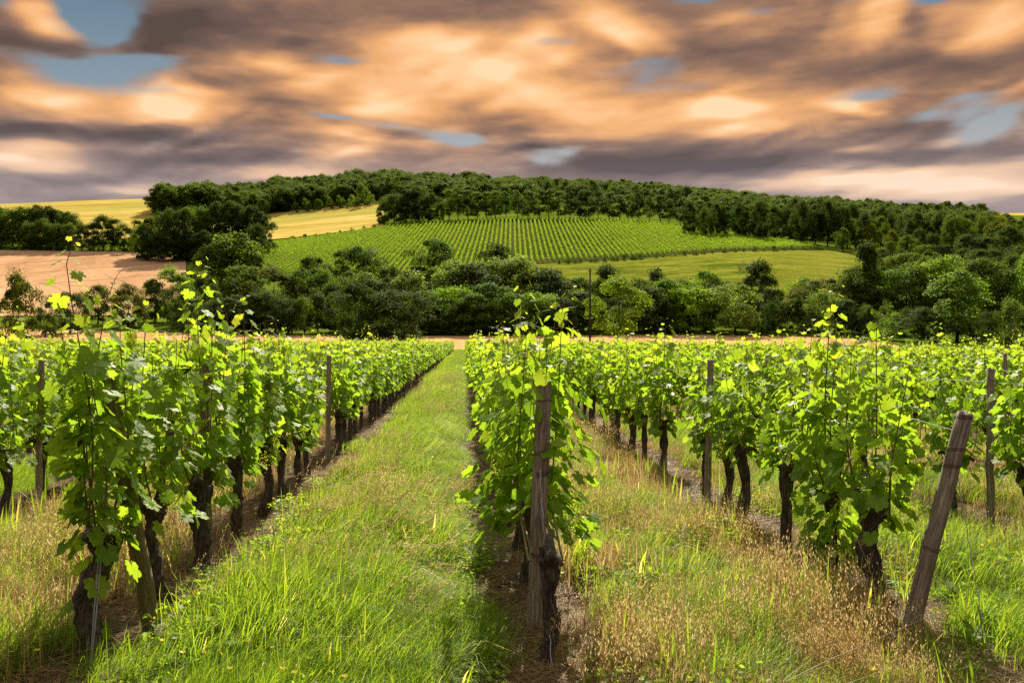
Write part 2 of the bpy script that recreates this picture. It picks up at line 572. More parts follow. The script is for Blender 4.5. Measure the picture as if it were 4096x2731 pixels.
M['hill_vine_leaf'] = leaf_mat('hill_vine_leaf', [(0.0, (.07, .16, .014)), (0.4, (.155, .27, .022)), (1.0, (.25, .34, .03))],
                               (2.5, 2.2, 1.1), rough=.8, spec=.08, tmix=.5, rand=.1)
M['yellow_petal'] = leaf_mat('yellow_petal', [(0, (.75, .52, .01)), (1, (.85, .65, .02))], (1.1, 1.1, 1), tmix=.4)


def mat_bark(name, base, hi, sx=14, sz=3):
    m, T = new_mat(name)
    tc = T.n('ShaderNodeTexCoord')
    mp = T.n('ShaderNodeMapping')
    mp.inputs['Scale'].default_value = (sx, sx, sz)
    T.put(mp.inputs[0], tc.outputs['Object'])
    n1 = T.noise(mp.outputs[0], 2.2, 5, .65, .8)
    n2 = T.noise(tc.outputs['Object'], 6, 3, .5)
    c = T.mix(T.mapr(n1, .35, .68), base, hi)
    c = T.mix(T.mapr(n2, .45, .7, 0, .45), c, tuple(x * .5 for x in base))
    finish(T, princ(T, c, .85, .2, bump(T, n1, 1.0, .03)))
    return m


M['vine_bark'] = mat_bark('vine_bark', (.022, .017, .014), (.20, .165, .135), 26, 4)
M['tree_bark'] = mat_bark('tree_bark', (.02, .016, .012), (.05, .04, .03), 2, .5)
M['post_wood'] = mat_bark('post_wood', (.16, .125, .095), (.52, .45, .37), 34, 2.0)
M['post_green'] = mat_bark('post_green', (.12, .11, .04), (.34, .30, .13), 30, 2.5)
M['pole_wood'] = mat_bark('pole_wood', (.05, .04, .032), (.11, .09, .07), 6, 1)


def mat_plain(name, c, rough=.5, spec=.5, metal=0.0):
    m, T = new_mat(name)
    tc = T.n('ShaderNodeTexCoord')
    n = T.noise(tc.outputs['Object'], 9, 3)
    cc = T.mix(T.mapr(n, .3, .7), tuple(x * .75 for x in c), tuple(min(1, x * 1.2) for x in c))
    s = princ(T, cc, rough, spec)
    s.node.inputs['Metallic'].default_value = metal
    finish(T, s)
    return m


M['wire'] = mat_plain('galvanised_wire', (.34, .34, .36), .65, .3, .2)
M['rust_wire'] = mat_plain('rusty_wire', (.09, .055, .04), .7, .3, .3)
M['shoot'] = mat_plain('vine_shoot', (.13, .10, .035), .55, .3)
M['white_fluff'] = mat_plain('white_fluff', (.72, .66, .55), .9, .1)
M['ceramic'] = mat_plain('insulator', (.75, .75, .72), .3, .5)


def mat_ground(name, stops, sc=(1, 1, 1), scale=0.4, bump_s=.4, bump_d=.05, fine=8, stripes=None, second=None):
    m, T = new_mat(name)
    tc = T.n('ShaderNodeTexCoord')
    mp = T.n('ShaderNodeMapping')
    mp.inputs['Scale'].default_value = sc
    T.put(mp.inputs[0], tc.outputs['Object'])
    n1 = T.noise(mp.outputs[0], scale, 5, .6, .3)
    n2 = T.noise(mp.outputs[0], scale * fine, 4, .65)
    f = T.m('ADD', T.m('MULTIPLY', n1, .55), T.m('MULTIPLY', n2, .45))
    c = T.ramp(T.mapr(f, .37, .63), stops)
    if second:
        n3 = T.noise(tc.outputs['Object'], second[0], 3, .5)
        c = T.mix(T.mapr(n3, second[1], second[1] + .12, 0, second[3]), c, second[2])
    if stripes:
        w = T.n('ShaderNodeTexWave', wave_type='BANDS', bands_direction='X', wave_profile='SIN')
        ms = T.n('ShaderNodeMapping')
        ms.inputs['Rotation'].default_value = (0, 0, stripes[1])
        T.put(ms.inputs[0], tc.outputs['Object'])
        T.put(w.inputs['Vector'], ms.outputs[0])
        w.inputs['Scale'].default_value = stripes[0]
        w.inputs['Distortion'].default_value = stripes[4]
        w.inputs['Detail'].default_value = 2
        w.inputs['Detail Scale'].default_value = .3
        c = T.mix(T.mapr(w.outputs['Fac'], stripes[2], 1.0, 0, stripes[5]), c, stripes[3])
    finish(T, princ(T, c, 1.0, 0.0, bump(T, n2, bump_s, bump_d)))
    return m


M['soil'] = mat_ground('vineyard_soil', [(0, (.04, .027, .018)), (.5, (.09, .062, .041)), (1, (.165, .12, .08))], scale=1.1, fine=9, bump_s=1, bump_d=.06)
M['hill_grass'] = mat_ground('hill_grass', [(0, (.045, .075, .008)), (.5, (.09, .135, .014)), (1, (.16, .19, .03))], scale=.05, fine=12)
M['wheat'] = mat_ground('ripe_wheat', [(0, (.36, .20, .10)), (.5, (.48, .285, .155)), (1, (.57, .36, .21))], sc=(1, .35, 1), scale=.05, fine=14,
                        stripes=(.012, R(52), .965, (.30, .18, .10), 1.6, .75), bump_d=.3)
M['wheat_near'] = mat_ground('ripe_wheat_strip', [(0, (.42, .22, .09)), (.5, (.55, .31, .14)), (1, (.64, .40, .19))], sc=(1, .3, 1), scale=.1, fine=14, bump_d=.2)
M['yellow_field'] = mat_ground('yellow_stubble', [(0, (.24, .20, .04)), (.5, (.42, .32, .07)), (1, (.62, .46, .16))], sc=(.3, 1.6, 1), scale=.03, fine=14,
                               second=(.012, .5, (.30, .29, .06), .6), bump_d=.3)
M['meadow'] = mat_ground('mown_meadow', [(0, (.055, .085, .008)), (.45, (.15, .18, .018)), (1, (.30, .29, .045))], sc=(.35, 1.7, 1), scale=.14, fine=7, bump_d=.6, bump_s=1.0,
                         second=(.02, .5, (.22, .21, .03), .5))
M['hill_soil'] = mat_ground('hill_vineyard_ground', [(0, (.03, .04, .010)), (.5, (.055, .07, .014)), (1, (.10, .08, .03))], scale=.09, fine=9)

# ------------------------------------------------------------------ terrain sheets
def grid_faces(nu, nv):
    i, j = np.meshgrid(np.arange(nu - 1), np.arange(nv - 1), indexing='ij')
    a = (i * nv + j).ravel()
    return np.stack([a, a + nv, a + nv + 1, a + 1], 1)


def build_ground():
    Ds = np.concatenate([np.linspace(-40, 118, 70), np.geomspace(120, 2600, 170)])
    t = np.linspace(-1, 1, 261)
    Xs = np.sinh(t * 5.2) / math.sinh(5.2) * 2800
    XX, DD = np.meshgrid(Xs, Ds, indexing='ij')
    Z = gz_cam(XX, DD)
    x, y = to_world(XX, DD)
    me = mesh_np('ground', np.stack([x, y, Z], -1).reshape(-1, 3), grid_faces(*XX.shape), M['hill_grass'], smooth=True)
    global GROUND_MIN, GROUND_MAX
    GROUND_MIN, GROUND_MAX = float(Z.min()), float(Z.max())
    link('ground', me, kind='structure', label='gently rising ground of the valley and hills')


def patch(name, us, lo, hi, mat, off, nu=70, nd=50, label=None):
    """field sheet draped on the terrain; lo/hi: distances at the columns us"""
    uu = np.linspace(us[0], us[-1], nu)
    L_ = np.interp(uu, us, lo); H_ = np.interp(uu, us, hi)
    s = np.linspace(0, 1, nd)
    D = L_[:, None] + (H_ - L_)[:, None] * s[None]
    X = (uu[:, None] - 512) / FPX * D
    x, y = to_world(X, D)
    z = gz_cam(X, D) + off
    me = mesh_np(name, np.stack([x, y, z], -1).reshape(-1, 3), grid_faces(nu, nd), mat, smooth=True)
    return link(name, me, kind='structure', label=label)


def row_end(x):
    """how far (in D) the near vineyard's rows run at lateral position x"""
    return np.clip(150 - np.clip(np.asarray(x, float) - 26, 0, 100) * 2.7, 66, 150)


def build_fields():
    # near vineyard soil
    xs = np.linspace(-70, 75, 120)
    s = np.linspace(0, 1, 160) ** 1.7
    yy = -12 + s[None] * (row_end(xs)[:, None] + 14)
    xx = np.repeat(xs[:, None], 160, 1)
    z = gz(xx, yy) + 0.006
    link('vineyard_soil', mesh_np('vineyard_soil', np.stack([xx, yy, z], -1).reshape(-1, 3), grid_faces(120, 160), M['soil'], smooth=True),
         kind='structure', label='bare brown soil of the near vineyard')
    patch('wheat_strip', [-60, 300, 700, 850, 900], [153, 153, 153, 150, 150], [192, 193, 194, 188, 165], M['wheat_near'], .05, label='narrow strip of ripe wheat at the foot of the wood')
    patch('wheat_field', [-160, 0, 120, 186], [205, 215, 225, 262], [352, 352, 352, 346], M['wheat'], .25, label='pinkish tan wheat field with tramlines on the left slope')
    patch('yellow_field', [-160, 60, 200, 270, 384], [395, 395, 420, 425, 448], [760, 730, 700, 640, 600], M['yellow_field'], .4, label='yellow stubble field below the skyline')
    patch('far_field', [975, 1250], [1500, 1500], [2300, 2300], M['yellow_field'], .8, 30, 20, label='distant yellow field on the horizon')
    patch('meadow', [520, 640, 768, 830, 862], [215, 215, 215, 222, 255], [314, 323, 344, 362, 350], M['meadow'], .25, label='sunlit mown meadow below the hillside vineyard')
    patch('hillside_vineyard_ground', [252, 285, 400, 520, 640, 768, 824], [335, 296, 290, 314, 323, 344, 366], [392, 408, 452, 460, 455, 400, 372], M['hill_soil'], .3,
          label='grassy ground between the hillside vine rows')


build_ground()
build_fields()


# ------------------------------------------------------------------ leaf scatter used by crowns and rows
def leaf_quads(P, N, size, r_, aspect=1.0, diamond=True):
    """one leaf-clump face per point, facing N with jitter"""
    n = len(P)
    N = N + r_.normal(size=(n, 3)) * 0.45
    N /= np.linalg.norm(N, axis=1)[:, None] + 1e-9
    a = np.cross(N, r_.normal(size=(n, 3)))
    a /= np.linalg.norm(a, axis=1)[:, None] + 1e-9
    b = np.cross(N, a)
    sz = np.asarray(size)[:, None] if np.ndim(size) else np.full((n, 1), size)
    w = sz * aspect
    if diamond:
        V = np.stack([P - a * sz, P - b * w * .62 + N * sz * .1, P + a * sz, P + b * w * .62 + N * sz * .1], 1)
    else:
        V = np.stack([P - a * sz - b * w, P + a * sz - b * w, P + a * sz + b * w, P - a * sz + b * w], 1)
    return V.reshape(-1, 3), np.arange(4 * n).reshape(n, 4)


def crown_mesh(name, seed, H, Rw, base, n_clump, n_leaf, leaf, shape='round', mat=None):
    """crown of height H (top) starting at base: lobed clumps of small faces"""
    r_ = np.random.default_rng(seed)
    C = []
    tries = 0
    while len(C) < n_clump and tries < 6000:
        tries += 1
        h = r_.uniform(0, 1)
        if shape == 'round':
            w = math.sin(math.pi * min(1, (h * .86 + .12))) ** .55
        elif shape == 'tall':
            w = (1 - abs(h * 1.0 - .42) ** 1.6 * 2.0) * .8
            w = max(.12, w)
        elif shape == 'pine':
            w = max(.08, 1.0 - h ** .9)
        else:               # bush: widest near the ground
            w = math.sqrt(max(0.02, 1 - (h * .98) ** 2))
        rr = Rw * w * math.sqrt(r_.uniform(.1, 1))
        th = r_.uniform(0, 2 * math.pi)
        sq = 1 + .22 * math.sin(3 * th + seed) + .15 * math.sin(2 * th + seed * 2)
        c = np.array([math.cos(th) * rr * sq, math.sin(th) * rr * sq, base + (H - base) * (h * .88 + .04)])
        C.append((c, r_.uniform(.55, 1.2)))
    g = Geo()
    cr = (Rw + (H - base) / 2) / 2 / (n_clump ** (1 / 3)) * 1.12
    per = n_leaf // len(C)
    for c, k in C:
        rad = cr * k
        d = r_.normal(size=(per, 3))
        d /= np.linalg.norm(d, axis=1)[:, None]
        d[:, 2] = np.where(d[:, 2] < -.2, -d[:, 2] * .9, d[:, 2])
        rr = rad * r_.uniform(.45, 1.12, size=per) ** .6
        P = c + d * rr[:, None] * np.array([1.05, 1.05, .98])
        n_out = d * .6 + np.array([0, 0, .7])
        V, F = leaf_quads(P, n_out, leaf * r_.uniform(.6, 1.3, size=per), r_)
        g.add(V, F, np.clip(r_.normal(.42 + (k - .85) * .4, .10, size=per), 0, 1))
    # loose outer leaves that break the outline
    no = n_leaf // 9
    idx = r_.integers(0, len(C), no)
    d = r_.normal(size=(no, 3)); d /= np.linalg.norm(d, axis=1)[:, None]
    d[:, 2] = np.abs(d[:, 2])
    P = np.array([C[i][0] + d[j] * cr * C[i][1] * r_.uniform(1.05, 1.45) for j, i in enumerate(idx)])
    V, F = leaf_quads(P, d, leaf * r_.uniform(.5, 1, size=no), r_)
    g.add(V, F, np.clip(r_.normal(.55, .15, size=no), 0, 1))
    return g.mesh(name, mat or M['tree_leaf']), [c for c, k in C]


def trunk_mesh(name, seed, H, base, C, r0, mat, stems=1):
    r_ = np.random.default_rng(seed + 500)
    g = Geo()
    for s in range(stems):
        lean = r_.normal(size=2) * (.03 if stems == 1 else .12) * H
        n = 9
        t = np.linspace(0, 1, n)
        top = base + (H - base) * .62
        P = np.stack([lean[0] * t ** 1.4 + r_.normal(size=n) * .06, lean[1] * t ** 1.4 + r_.normal(size=n) * .06, t * top - .4], 1)
        add_tube(g, P, r0 / math.sqrt(stems) * (1 - .8 * t) * (1 + .5 * np.exp(-t * 14)), 8, .5, lump=.06, seed=seed + s)
        picks = r_.permutation(len(C))[:9 if stems == 1 else 4]
        for i in picks:
            z0 = base * .75 + r_.uniform(0, .5) * (top - base * .75)
            k = np.interp(z0, P[:, 2], np.arange(n))
            a = np.array([np.interp(k, np.arange(n), P[:, 0]), np.interp(k, np.arange(n), P[:, 1]), z0])
            q = np.linspace(0, 1, 6)[:, None]
            mid = (a + C[i]) / 2 + np.array([0, 0, -.12 * H * .3])
            B = (1 - q) ** 2 * a + 2 * q * (1 - q) * mid + q ** 2 * C[i]
            add_tube(g, B, r0 * .42 * (1 - .85 * q[:, 0]), 5, .5, lump=.05, seed=seed + i)
    return g.mesh(name, mat, smooth=True)


# tree kinds: unit trees of 10 m height; copies are scaled
KIND = {}
def tree_kind(key, seed, H, Rw, base, nc, nl, leaf, shape, r0, stems=1):
    cm, C = crown_mesh('crown', seed, H, Rw, base, nc, nl, leaf, shape)
    tm = trunk_mesh('trunk', seed, H, base, C, r0, M['tree_bark'], stems)
    KIND[key] = (cm, tm)


for i in range(4):
    tree_kind('oak%d' % i, 11 + i, 10, 5.0 + .5 * (i % 2), .3, 54, 10500, .20, 'round', .26)
for i in range(3):
    tree_kind('open%d' % i, 31 + i, 10, 3.9 + .4 * i, .9, 40, 7500, .185, 'round', .2)
for i in range(2):
    tree_kind('tall%d' % i, 41 + i, 10, 3.0 + .3 * i, .7, 44, 5600, .19, 'tall', .2)
for i in range(3):
    tree_kind('bush%d' % i, 51 + i, 10, 6.2 + i, .2, 32, 7000, .24, 'bush', .2, 3)
tree_kind('pine0', 61, 10, 2.1, 2.2, 34, 3000, .16, 'pine', .16)
tree_kind('line0', 71, 10, 2.9, 1.0, 38, 4000, .2, 'round', .17)
tree_kind('line1', 72, 10, 2.7, 1.4, 34, 3400, .2, 'round', .15)
tree_kind('line2', 73, 10, 3.1, .8, 40, 4000, .2, 'round', .18)

GREEN = (1.15, 1.2, 1); DARK = (.72, .78, .8); LIME = (2.3, 2.5, 1.0); SILV = (2.5, 2.3, 2.8); OLIVE = (1.35, 1.1, .8); YEL = (2.6, 1.9, .6); MID = (1.45, 1.5, 1.0); WARM = (1.5, 1.35, .8)


def tree(kind, u, D, h, tint, label, group=None, wide=1.0, name='tree', cat='tree', dz=0.0):
    cm, tm = KIND[kind]
    x, y, z = pu(u, D)
    t = link(name, None, loc=(x, y, z + dz - .1), rot=(0, 0, rnd.uniform(0, 6.28)), label=label, category=cat)
    if group:
        t['group'] = group
    s = h / 10
    t.scale = (s * wide, s * wide, s)
    tk = link('trunk', tm, t)
    cr = link('crown', cm, t)
    j = [rnd.uniform(.88, 1.12) for _ in range(3)]
    cr.color = (tint[0] * j[0], tint[1] * (j[0] + j[1]) / 2, tint[2] * j[2], 1)
    return t


def vtop(u, D, v):
    """height a tree standing at (u, D) needs to reach picture row v"""
    z = float(gz_cam((u - 512) / FPX * D, D))
    return EYE + (HORI - v) / FPX * D - z


def T_(kind, u, D, v, tint, label, group=None, wide=1.0, **kw):
    return tree(kind, u, D, max(2.0, vtop(u, D, v)), tint, label, group, wide, **kw)


def build_trees():
    # --- single trees that stand out
    T_('oak0', 357, 163, 283, DARK, 'dark round tree left of centre at the near edge of the wheat strip', wide=.9)
    T_('oak1', 399, 166, 289, DARK, 'broad dark tree with pale right flank beside the wheat strip', wide=1.15)
    T_('open1', 618, 172, 279, LIME, 'lone bright green tree with visible trunk beside the utility pole', wide=.95)
    T_('open0', 757, 212, 262, DARK, 'tall dark open tree standing before the mown meadow', wide=.9)
    T_('tall0', 866, 228, 243, DARK, 'slender dark tree at the right corner of the meadow', wide=.85)
    T_('tall1', 958, 176, 267, SILV, 'tall pale silvery willow at the right', wide=1.35)
    T_('bush0', 1012, 168, 300, SILV, 'rounded silvery willow bush at the right edge', wide=.62)
    T_('tall1', 236, 252, 229, (1.6, 1.6, 1.1), 'tall loose poplar-like tree left of the hillside vineyard', wide=1.35)
    T_('open2', 208, 250, 245, DARK, 'dark tree on the left flank of the tall loose tree', wide=1.0)
    T_('tall0', 253, 250, 252, SILV, 'pale leaved tree on the right flank of the tall loose tree', wide=1.1)
    T_('oak2', 434, 268, 238, MID, 'pointed tree overlapping the middle of the hillside vineyard', wide=.85)
    T_('oak3', 496, 272, 243, DARK, 'dark flat-topped tree before the hillside vineyard', wide=.95)
    T_('oak1', 357, 262, 246, DARK, 'dark round tree before the left part of the hillside vineyard', wide=.95)
    T_('bush0', 18, 150, 274, OLIVE, 'olive green tree at the left edge below the wheat field', wide=.5)
    T_('open0', 608, 214, 266, DARK, 'dark tree rising behind the lone bright tree', wide=.8)
    T_('oak2', 313, 258, 256, DARK, 'dark tree at the lower left of the hillside vineyard', wide=.8)
    T_('open1', 322, 232, 271, MID, 'loose green tree below the left end of the hill vineyard', wide=.9)
    # --- trees below the left wheat field
    for i, (u, D, v, k, c, w) in enumerate([(70, 186, 291, 'oak1', DARK, .85), (98, 205, 284, 'oak2', GREEN, .8), (128, 200, 283, 'oak3', OLIVE, .75), (155, 214, 279, 'oak0', WARM, .8),
                                             (172, 218, 268, 'open1', LIME, .9), (182, 205, 283, 'oak1', GREEN, .8), (206, 222, 276, 'oak2', DARK, .8), (45, 170, 301, 'bush1', DARK, .5)]):
        T_(k, u, D, v, c, ORD[i] + ' tree from the left in the group below the tan wheat field', 'trees below the tan wheat field', w)
    # --- wood along the wheat strip, front edge
    lst = [(235, 198, 300, 'oak0', DARK), (262, 200, 296, 'oak1', DARK), (288, 197, 303, 'oak2', DARK), (318, 200, 299, 'open0', DARK), (340, 203, 296, 'oak0', DARK), (430, 199, 296, 'oak3', MID),
           (452, 203, 291, 'oak1', LIME), (474, 198, 298, 'oak2', MID), (492, 203, 288, 'oak0', MID), (512, 199, 298, 'oak3', LIME), (536, 202, 297, 'oak1', LIME), (560, 198, 303, 'oak0', DARK),
           (583, 203, 296, 'oak2', DARK), (645, 200, 291, 'oak3', DARK), (668, 203, 284, 'oak0', LIME), (690, 199, 292, 'oak1', LIME), (712, 202, 290, 'bush0', DARK), (735, 196, 287, 'open2', SILV),
           (778, 200, 305, 'bush1', DARK), (800, 204, 293, 'open1', OLIVE), (822, 198, 300, 'bush2', SILV), (845, 196, 304, 'oak2', DARK), (868, 190, 312, 'bush0', DARK), (893, 182, 318, 'bush1', SILV),
           (918, 176, 312, 'oak3', DARK), (985, 178, 318, 'bush2', DARK), (940, 170, 331, 'bush0', MID), (985, 165, 333, 'bush1', SILV), (1016, 162, 334, 'bush2', OLIVE), (1045, 165, 312, 'oak1', DARK), (212, 196, 305, 'oak3', DARK), (180, 192, 312, 'bush1', DARK)]
    lst = [(u, D, v - 5, k, c) for (u, D, v, k, c) in lst]
    lst.sort()
    for i, (u, D, v, k, c) in enumerate(lst):
        T_(k, u, D, v, c, ORD[i] + ' tree from the left along the back of the wheat strip', 'front edge of the valley wood', rnd.uniform(1.0, 1.35) * (.62 if k.startswith('bush') else 1))
    # --- undergrowth at the foot of the wood
    for i in range(38):
        u = 190 + i * 22.5 + rnd.uniform(-5, 5)
        D = float(np.interp(u, [180, 860, 1040], [197, 197, 172])) + rnd.uniform(-2, 6)
        tree('bush%d' % (i % 3), u, D, rnd.uniform(4.5, 8), rnd.choice([DARK, DARK, GREEN, MID]), ORD[i] + ' bush from the left in the undergrowth behind the wheat strip', 'undergrowth behind the wheat strip', .62, name='bush', cat='bush')
    # --- second layer of the valley wood
    lst = []
    for i, u in enumerate(np.linspace(248, 1030, 39)):
        base_v = np.interp(u, [248, 300, 380, 450, 520, 560, 600, 700, 780, 830, 870, 930, 1030], [268, 273, 274, 269, 265, 268, 271, 272, 283, 281, 262, 256, 262])
        lst.append((u + rnd.uniform(-5, 5), rnd.uniform(222, 240), base_v + rnd.uniform(-8, 10), rnd.choice(['oak0', 'oak1', 'oak2', 'oak3', 'open0', 'open1', 'open2', 'tall1', 'bush2']),
                    rnd.choice([DARK, MID, MID, GREEN, SILV, LIME, OLIVE])))
    for i, (u, D, v, k, c) in enumerate(lst):
        T_(k, u, D, v, c, ORD[i] + ' tree from the left in the second layer of the valley wood', 'second layer of the valley wood', rnd.uniform(.95, 1.3) * (.6 if k.startswith('bush') else 1))
    # --- third layer close under the hill vineyard
    lst = []
    for u in list(np.linspace(285, 545, 13)):
        lst.append((u + rnd.uniform(-5, 5), rnd.uniform(248, 262), np.interp(u, [285, 380, 460, 545], [271, 262, 262, 268]) + rnd.uniform(-3, 6), rnd.choice(['oak0', 'oak1', 'oak2', 'open2']), rnd.choice([DARK, MID, LIME, SILV, GREEN])))
    for i, (u, D, v, k, c) in enumerate(lst):
        T_(k, u, D, v, c, ORD[i] + ' tree from the left directly under the hillside vineyard', 'trees directly under the hillside vineyard', rnd.uniform(.7, .95))
    # --- wood on the right slope
    lst = []
    for row, (D0, dv) in enumerate([(262, 0), (300, 0), (345, 0)]):
        for u in np.arange(876 + row * 8, 1060, 17 - row):
            vt = [np.interp(u, [870, 900, 960, 1040], [256, 251, 262, 258]), np.interp(u, [870, 930, 1000, 1040], [252, 252, 250, 246]), np.interp(u, [870, 960, 1000, 1040], [240, 240, 232, 226])][row]
            lst.append((u + rnd.uniform(-4, 4), D0 + rnd.uniform(-12, 12), vt + rnd.uniform(-5, 5), rnd.choice(['oak0', 'oak1', 'oak2', 'oak3', 'open0']), rnd.choice([DARK, DARK, GREEN, MID, OLIVE]) if row else rnd.choice([MID, GREEN, DARK])))
    lst.sort()
    for i, (u, D, v, k, c) in enumerate(lst):
        T_(k, u, D, v, c, ORD[i] + ' tree from the left in the wood on the right slope', 'wood on the right slope', rnd.uniform(.7, .95))
    # --- tree line above the hill vineyard
    lst = [(383, 462, 203, 'oak0', GREEN, .75), (394, 466, 194, 'oak1', GREEN, .85), (406, 468, 189, 'oak2', DARK, .85), (419, 466, 186, 'oak3', DARK, .85), (431, 464, 193, 'oak0', GREEN, .75), (440, 460, 203, 'open0', MID, .8)]
    u = 449
    while u < 700:
        lst.append((u, rnd.uniform(461, 470), np.interp(u, [449, 560, 640, 700], [190, 189, 194, 201]) + rnd.uniform(-2.5, 2.5), rnd.choice(['line0', 'line1', 'line2']), rnd.choice([DARK, DARK, GREEN, MID]) if u > 520 else rnd.choice([GREEN, MID, MID]), 1.05))
        u += rnd.uniform(8, 11.5)
    for i, (u, D, v, k, c, w) in enumerate(lst):
        T_(k, u, D, v, c, ORD[i] + ' tree from the left in the line above the hillside vineyard', 'tree line above the hillside vineyard', w)
    # --- big dark wood right of the hill vineyard
    lst = []
    for (D0, us, v0, sp) in [(405, (690, 810), lambda u: np.interp(u, [690, 750, 810], [204, 202, 203]), 12), (392, (800, 1000), lambda u: np.interp(u, [790, 820, 850, 890, 940, 1000], [201, 198, 214, 214, 212, 222]), 13),
                             (440, (760, 1010), lambda u: np.interp(u, [760, 830, 880, 1010], [202, 200, 209, 218]), 15), (372, (840, 990), lambda u: np.interp(u, [840, 990], [224, 232]), 16)]:
        for u in np.arange(us[0], us[1], sp):
            lst.append((u + rnd.uniform(-4, 4), D0 + rnd.uniform(-10, 10), v0(u) + rnd.uniform(-3, 5), rnd.choice(['oak0', 'oak1', 'oak2', 'oak3']), rnd.choice([DARK, DARK, DARK, GREEN])))
    lst.sort()
    n = len(lst)
    for i, (u, D, v, k, c) in enumerate(lst):
        if u > 985 or (abs(u - 890) < 6 and i % 2) or 868 < u < 876:
            c = rnd.choice([WARM, YEL, OLIVE])
        lab = (ORD[i] + ' tree from the left in the dark wood right of the hillside vineyard') if i < 40 else ORD[n - 1 - i] + ' tree from the right in the dark wood right of the hillside vineyard'
        T_(k, u, D, v, c, lab, 'dark wood right of the hillside vineyard', rnd.uniform(.5, .66))
    T_('open2', 1008, 385, 227, LIME, 'bright lime green tree at the right edge below the pines', wide=1.2)
    for i in range(16):
        u = 958 + i * 5.2 + rnd.uniform(-2, 2)
        T_('pine0', u, rnd.uniform(560, 640), np.interp(u, [958, 1040], [212, 219]) + rnd.uniform(-2, 3), DARK, ORD[i] + ' pine from the left below the distant field', 'pines below the distant field', 1.3, name='pine_tree', cat='pine')
    # --- left belts above the tan field
    lst = []
    for u in np.arange(-20, 76, 11):
        lst.append((u, 362 + rnd.uniform(-4, 10), np.interp(u, [0, 40, 60, 76], [206, 206, 208, 218]) + rnd.uniform(-2, 4), rnd.choice(['oak0', 'oak1', 'oak2', 'oak3']), rnd.choice([DARK, GREEN]), .72))
    for u in np.arange(30, 88, 13):
        lst.append((u, 354 + rnd.uniform(-2, 3), 218 + rnd.uniform(-3, 8), rnd.choice(['oak1', 'open0', 'open1']), rnd.choice([GREEN, MID]), .75))
    for u, v in ((94, 221), (104, 216), (115, 219), (124, 224), (137, 220)):
        lst.append((u, 358, v, rnd.choice(['open0', 'open1', 'line0']), rnd.choice([GREEN, DARK]), .95))
    for u, v in ((143, 222), (152, 217), (163, 212), (174, 208), (186, 206), (198, 206), (208, 210), (219, 202), (230, 199), (240, 204), (251, 206), (262, 212)):
        lst.append((u, rnd.uniform(336, 352), v + rnd.uniform(-1, 2), rnd.choice(['oak0', 'oak1', 'oak2', 'oak3']), rnd.choice([DARK, DARK, GREEN]), .62))
    for u in np.arange(146, 262, 14):
        lst.append((u + rnd.uniform(-3, 3), 331 + rnd.uniform(-4, 4), 226 + rnd.uniform(-3, 8), rnd.choice(['oak0', 'open0', 'oak2']), DARK, .75))
    lst.sort()
    for i, (u, D, v, k, c, w) in enumerate(lst):
        T_(k, u, D, v, c, ORD[i] + ' tree from the left in the belt above the tan wheat field', 'tree belt above the tan wheat field', w)
    # --- bushes along the top edge of the tan field and the foot of the hill wood
    for i, u in enumerate(np.linspace(-10, 132, 15)):
        tree('bush%d' % (i % 3), u, 353, rnd.uniform(2.5, 4.5), DARK, ORD[i] + ' dark bush from the left along the top of the tan field', 'bushes along the top of the tan field', .6, name='bush', cat='bush')
    for i, u in enumerate((296, 306, 318, 330, 340, 352, 361, 370)):
        tree('bush%d' % (i % 3), u, 572, rnd.uniform(6, 9) + (7 if i == 6 else 0), SILV if i > 4 else MID, ORD[i] + ' bush from the left at the foot of the hilltop wood', 'bushes at the foot of the hilltop wood', .55, name='bush', cat='bush')
    # --- hedge along the lower edge of the hill vineyard
    for i, u in enumerate(np.concatenate([np.linspace(560, 640, 12), np.linspace(655, 822, 18)])):
        D = float(np.interp(u, [520, 640, 768, 824], [314, 323, 344, 366])) - 1.5
        tree('bush%d' % (i % 3), u + rnd.uniform(-2, 2), D, rnd.uniform(1.0, 2.4), GREEN if i % 4 else WARM, ORD[i] + ' bush from the left in the hedge under the hillside vineyard', 'hedge under the hillside vineyard', rnd.uniform(.6, 1.0), name='hedge_bush', cat='bush')
    for i, u in enumerate((270, 282, 293, 305, 316, 328, 340, 352, 364, 374)):
        tree('bush%d' % (i % 3), u, float(np.interp(u, [252, 285, 400], [394, 411, 452])), rnd.uniform(1.6, 2.8), MID, ORD[i] + ' bush from the left along the top left edge of the hill vineyard', 'bushes along the hill vineyard edge', .9, name='hedge_bush', cat='bush')


build_trees()


# ------------------------------------------------------------------ scatter of stuff by geometry nodes
HIDDEN = bpy.data.collections.new('scatter_sources')     # never linked to the scene


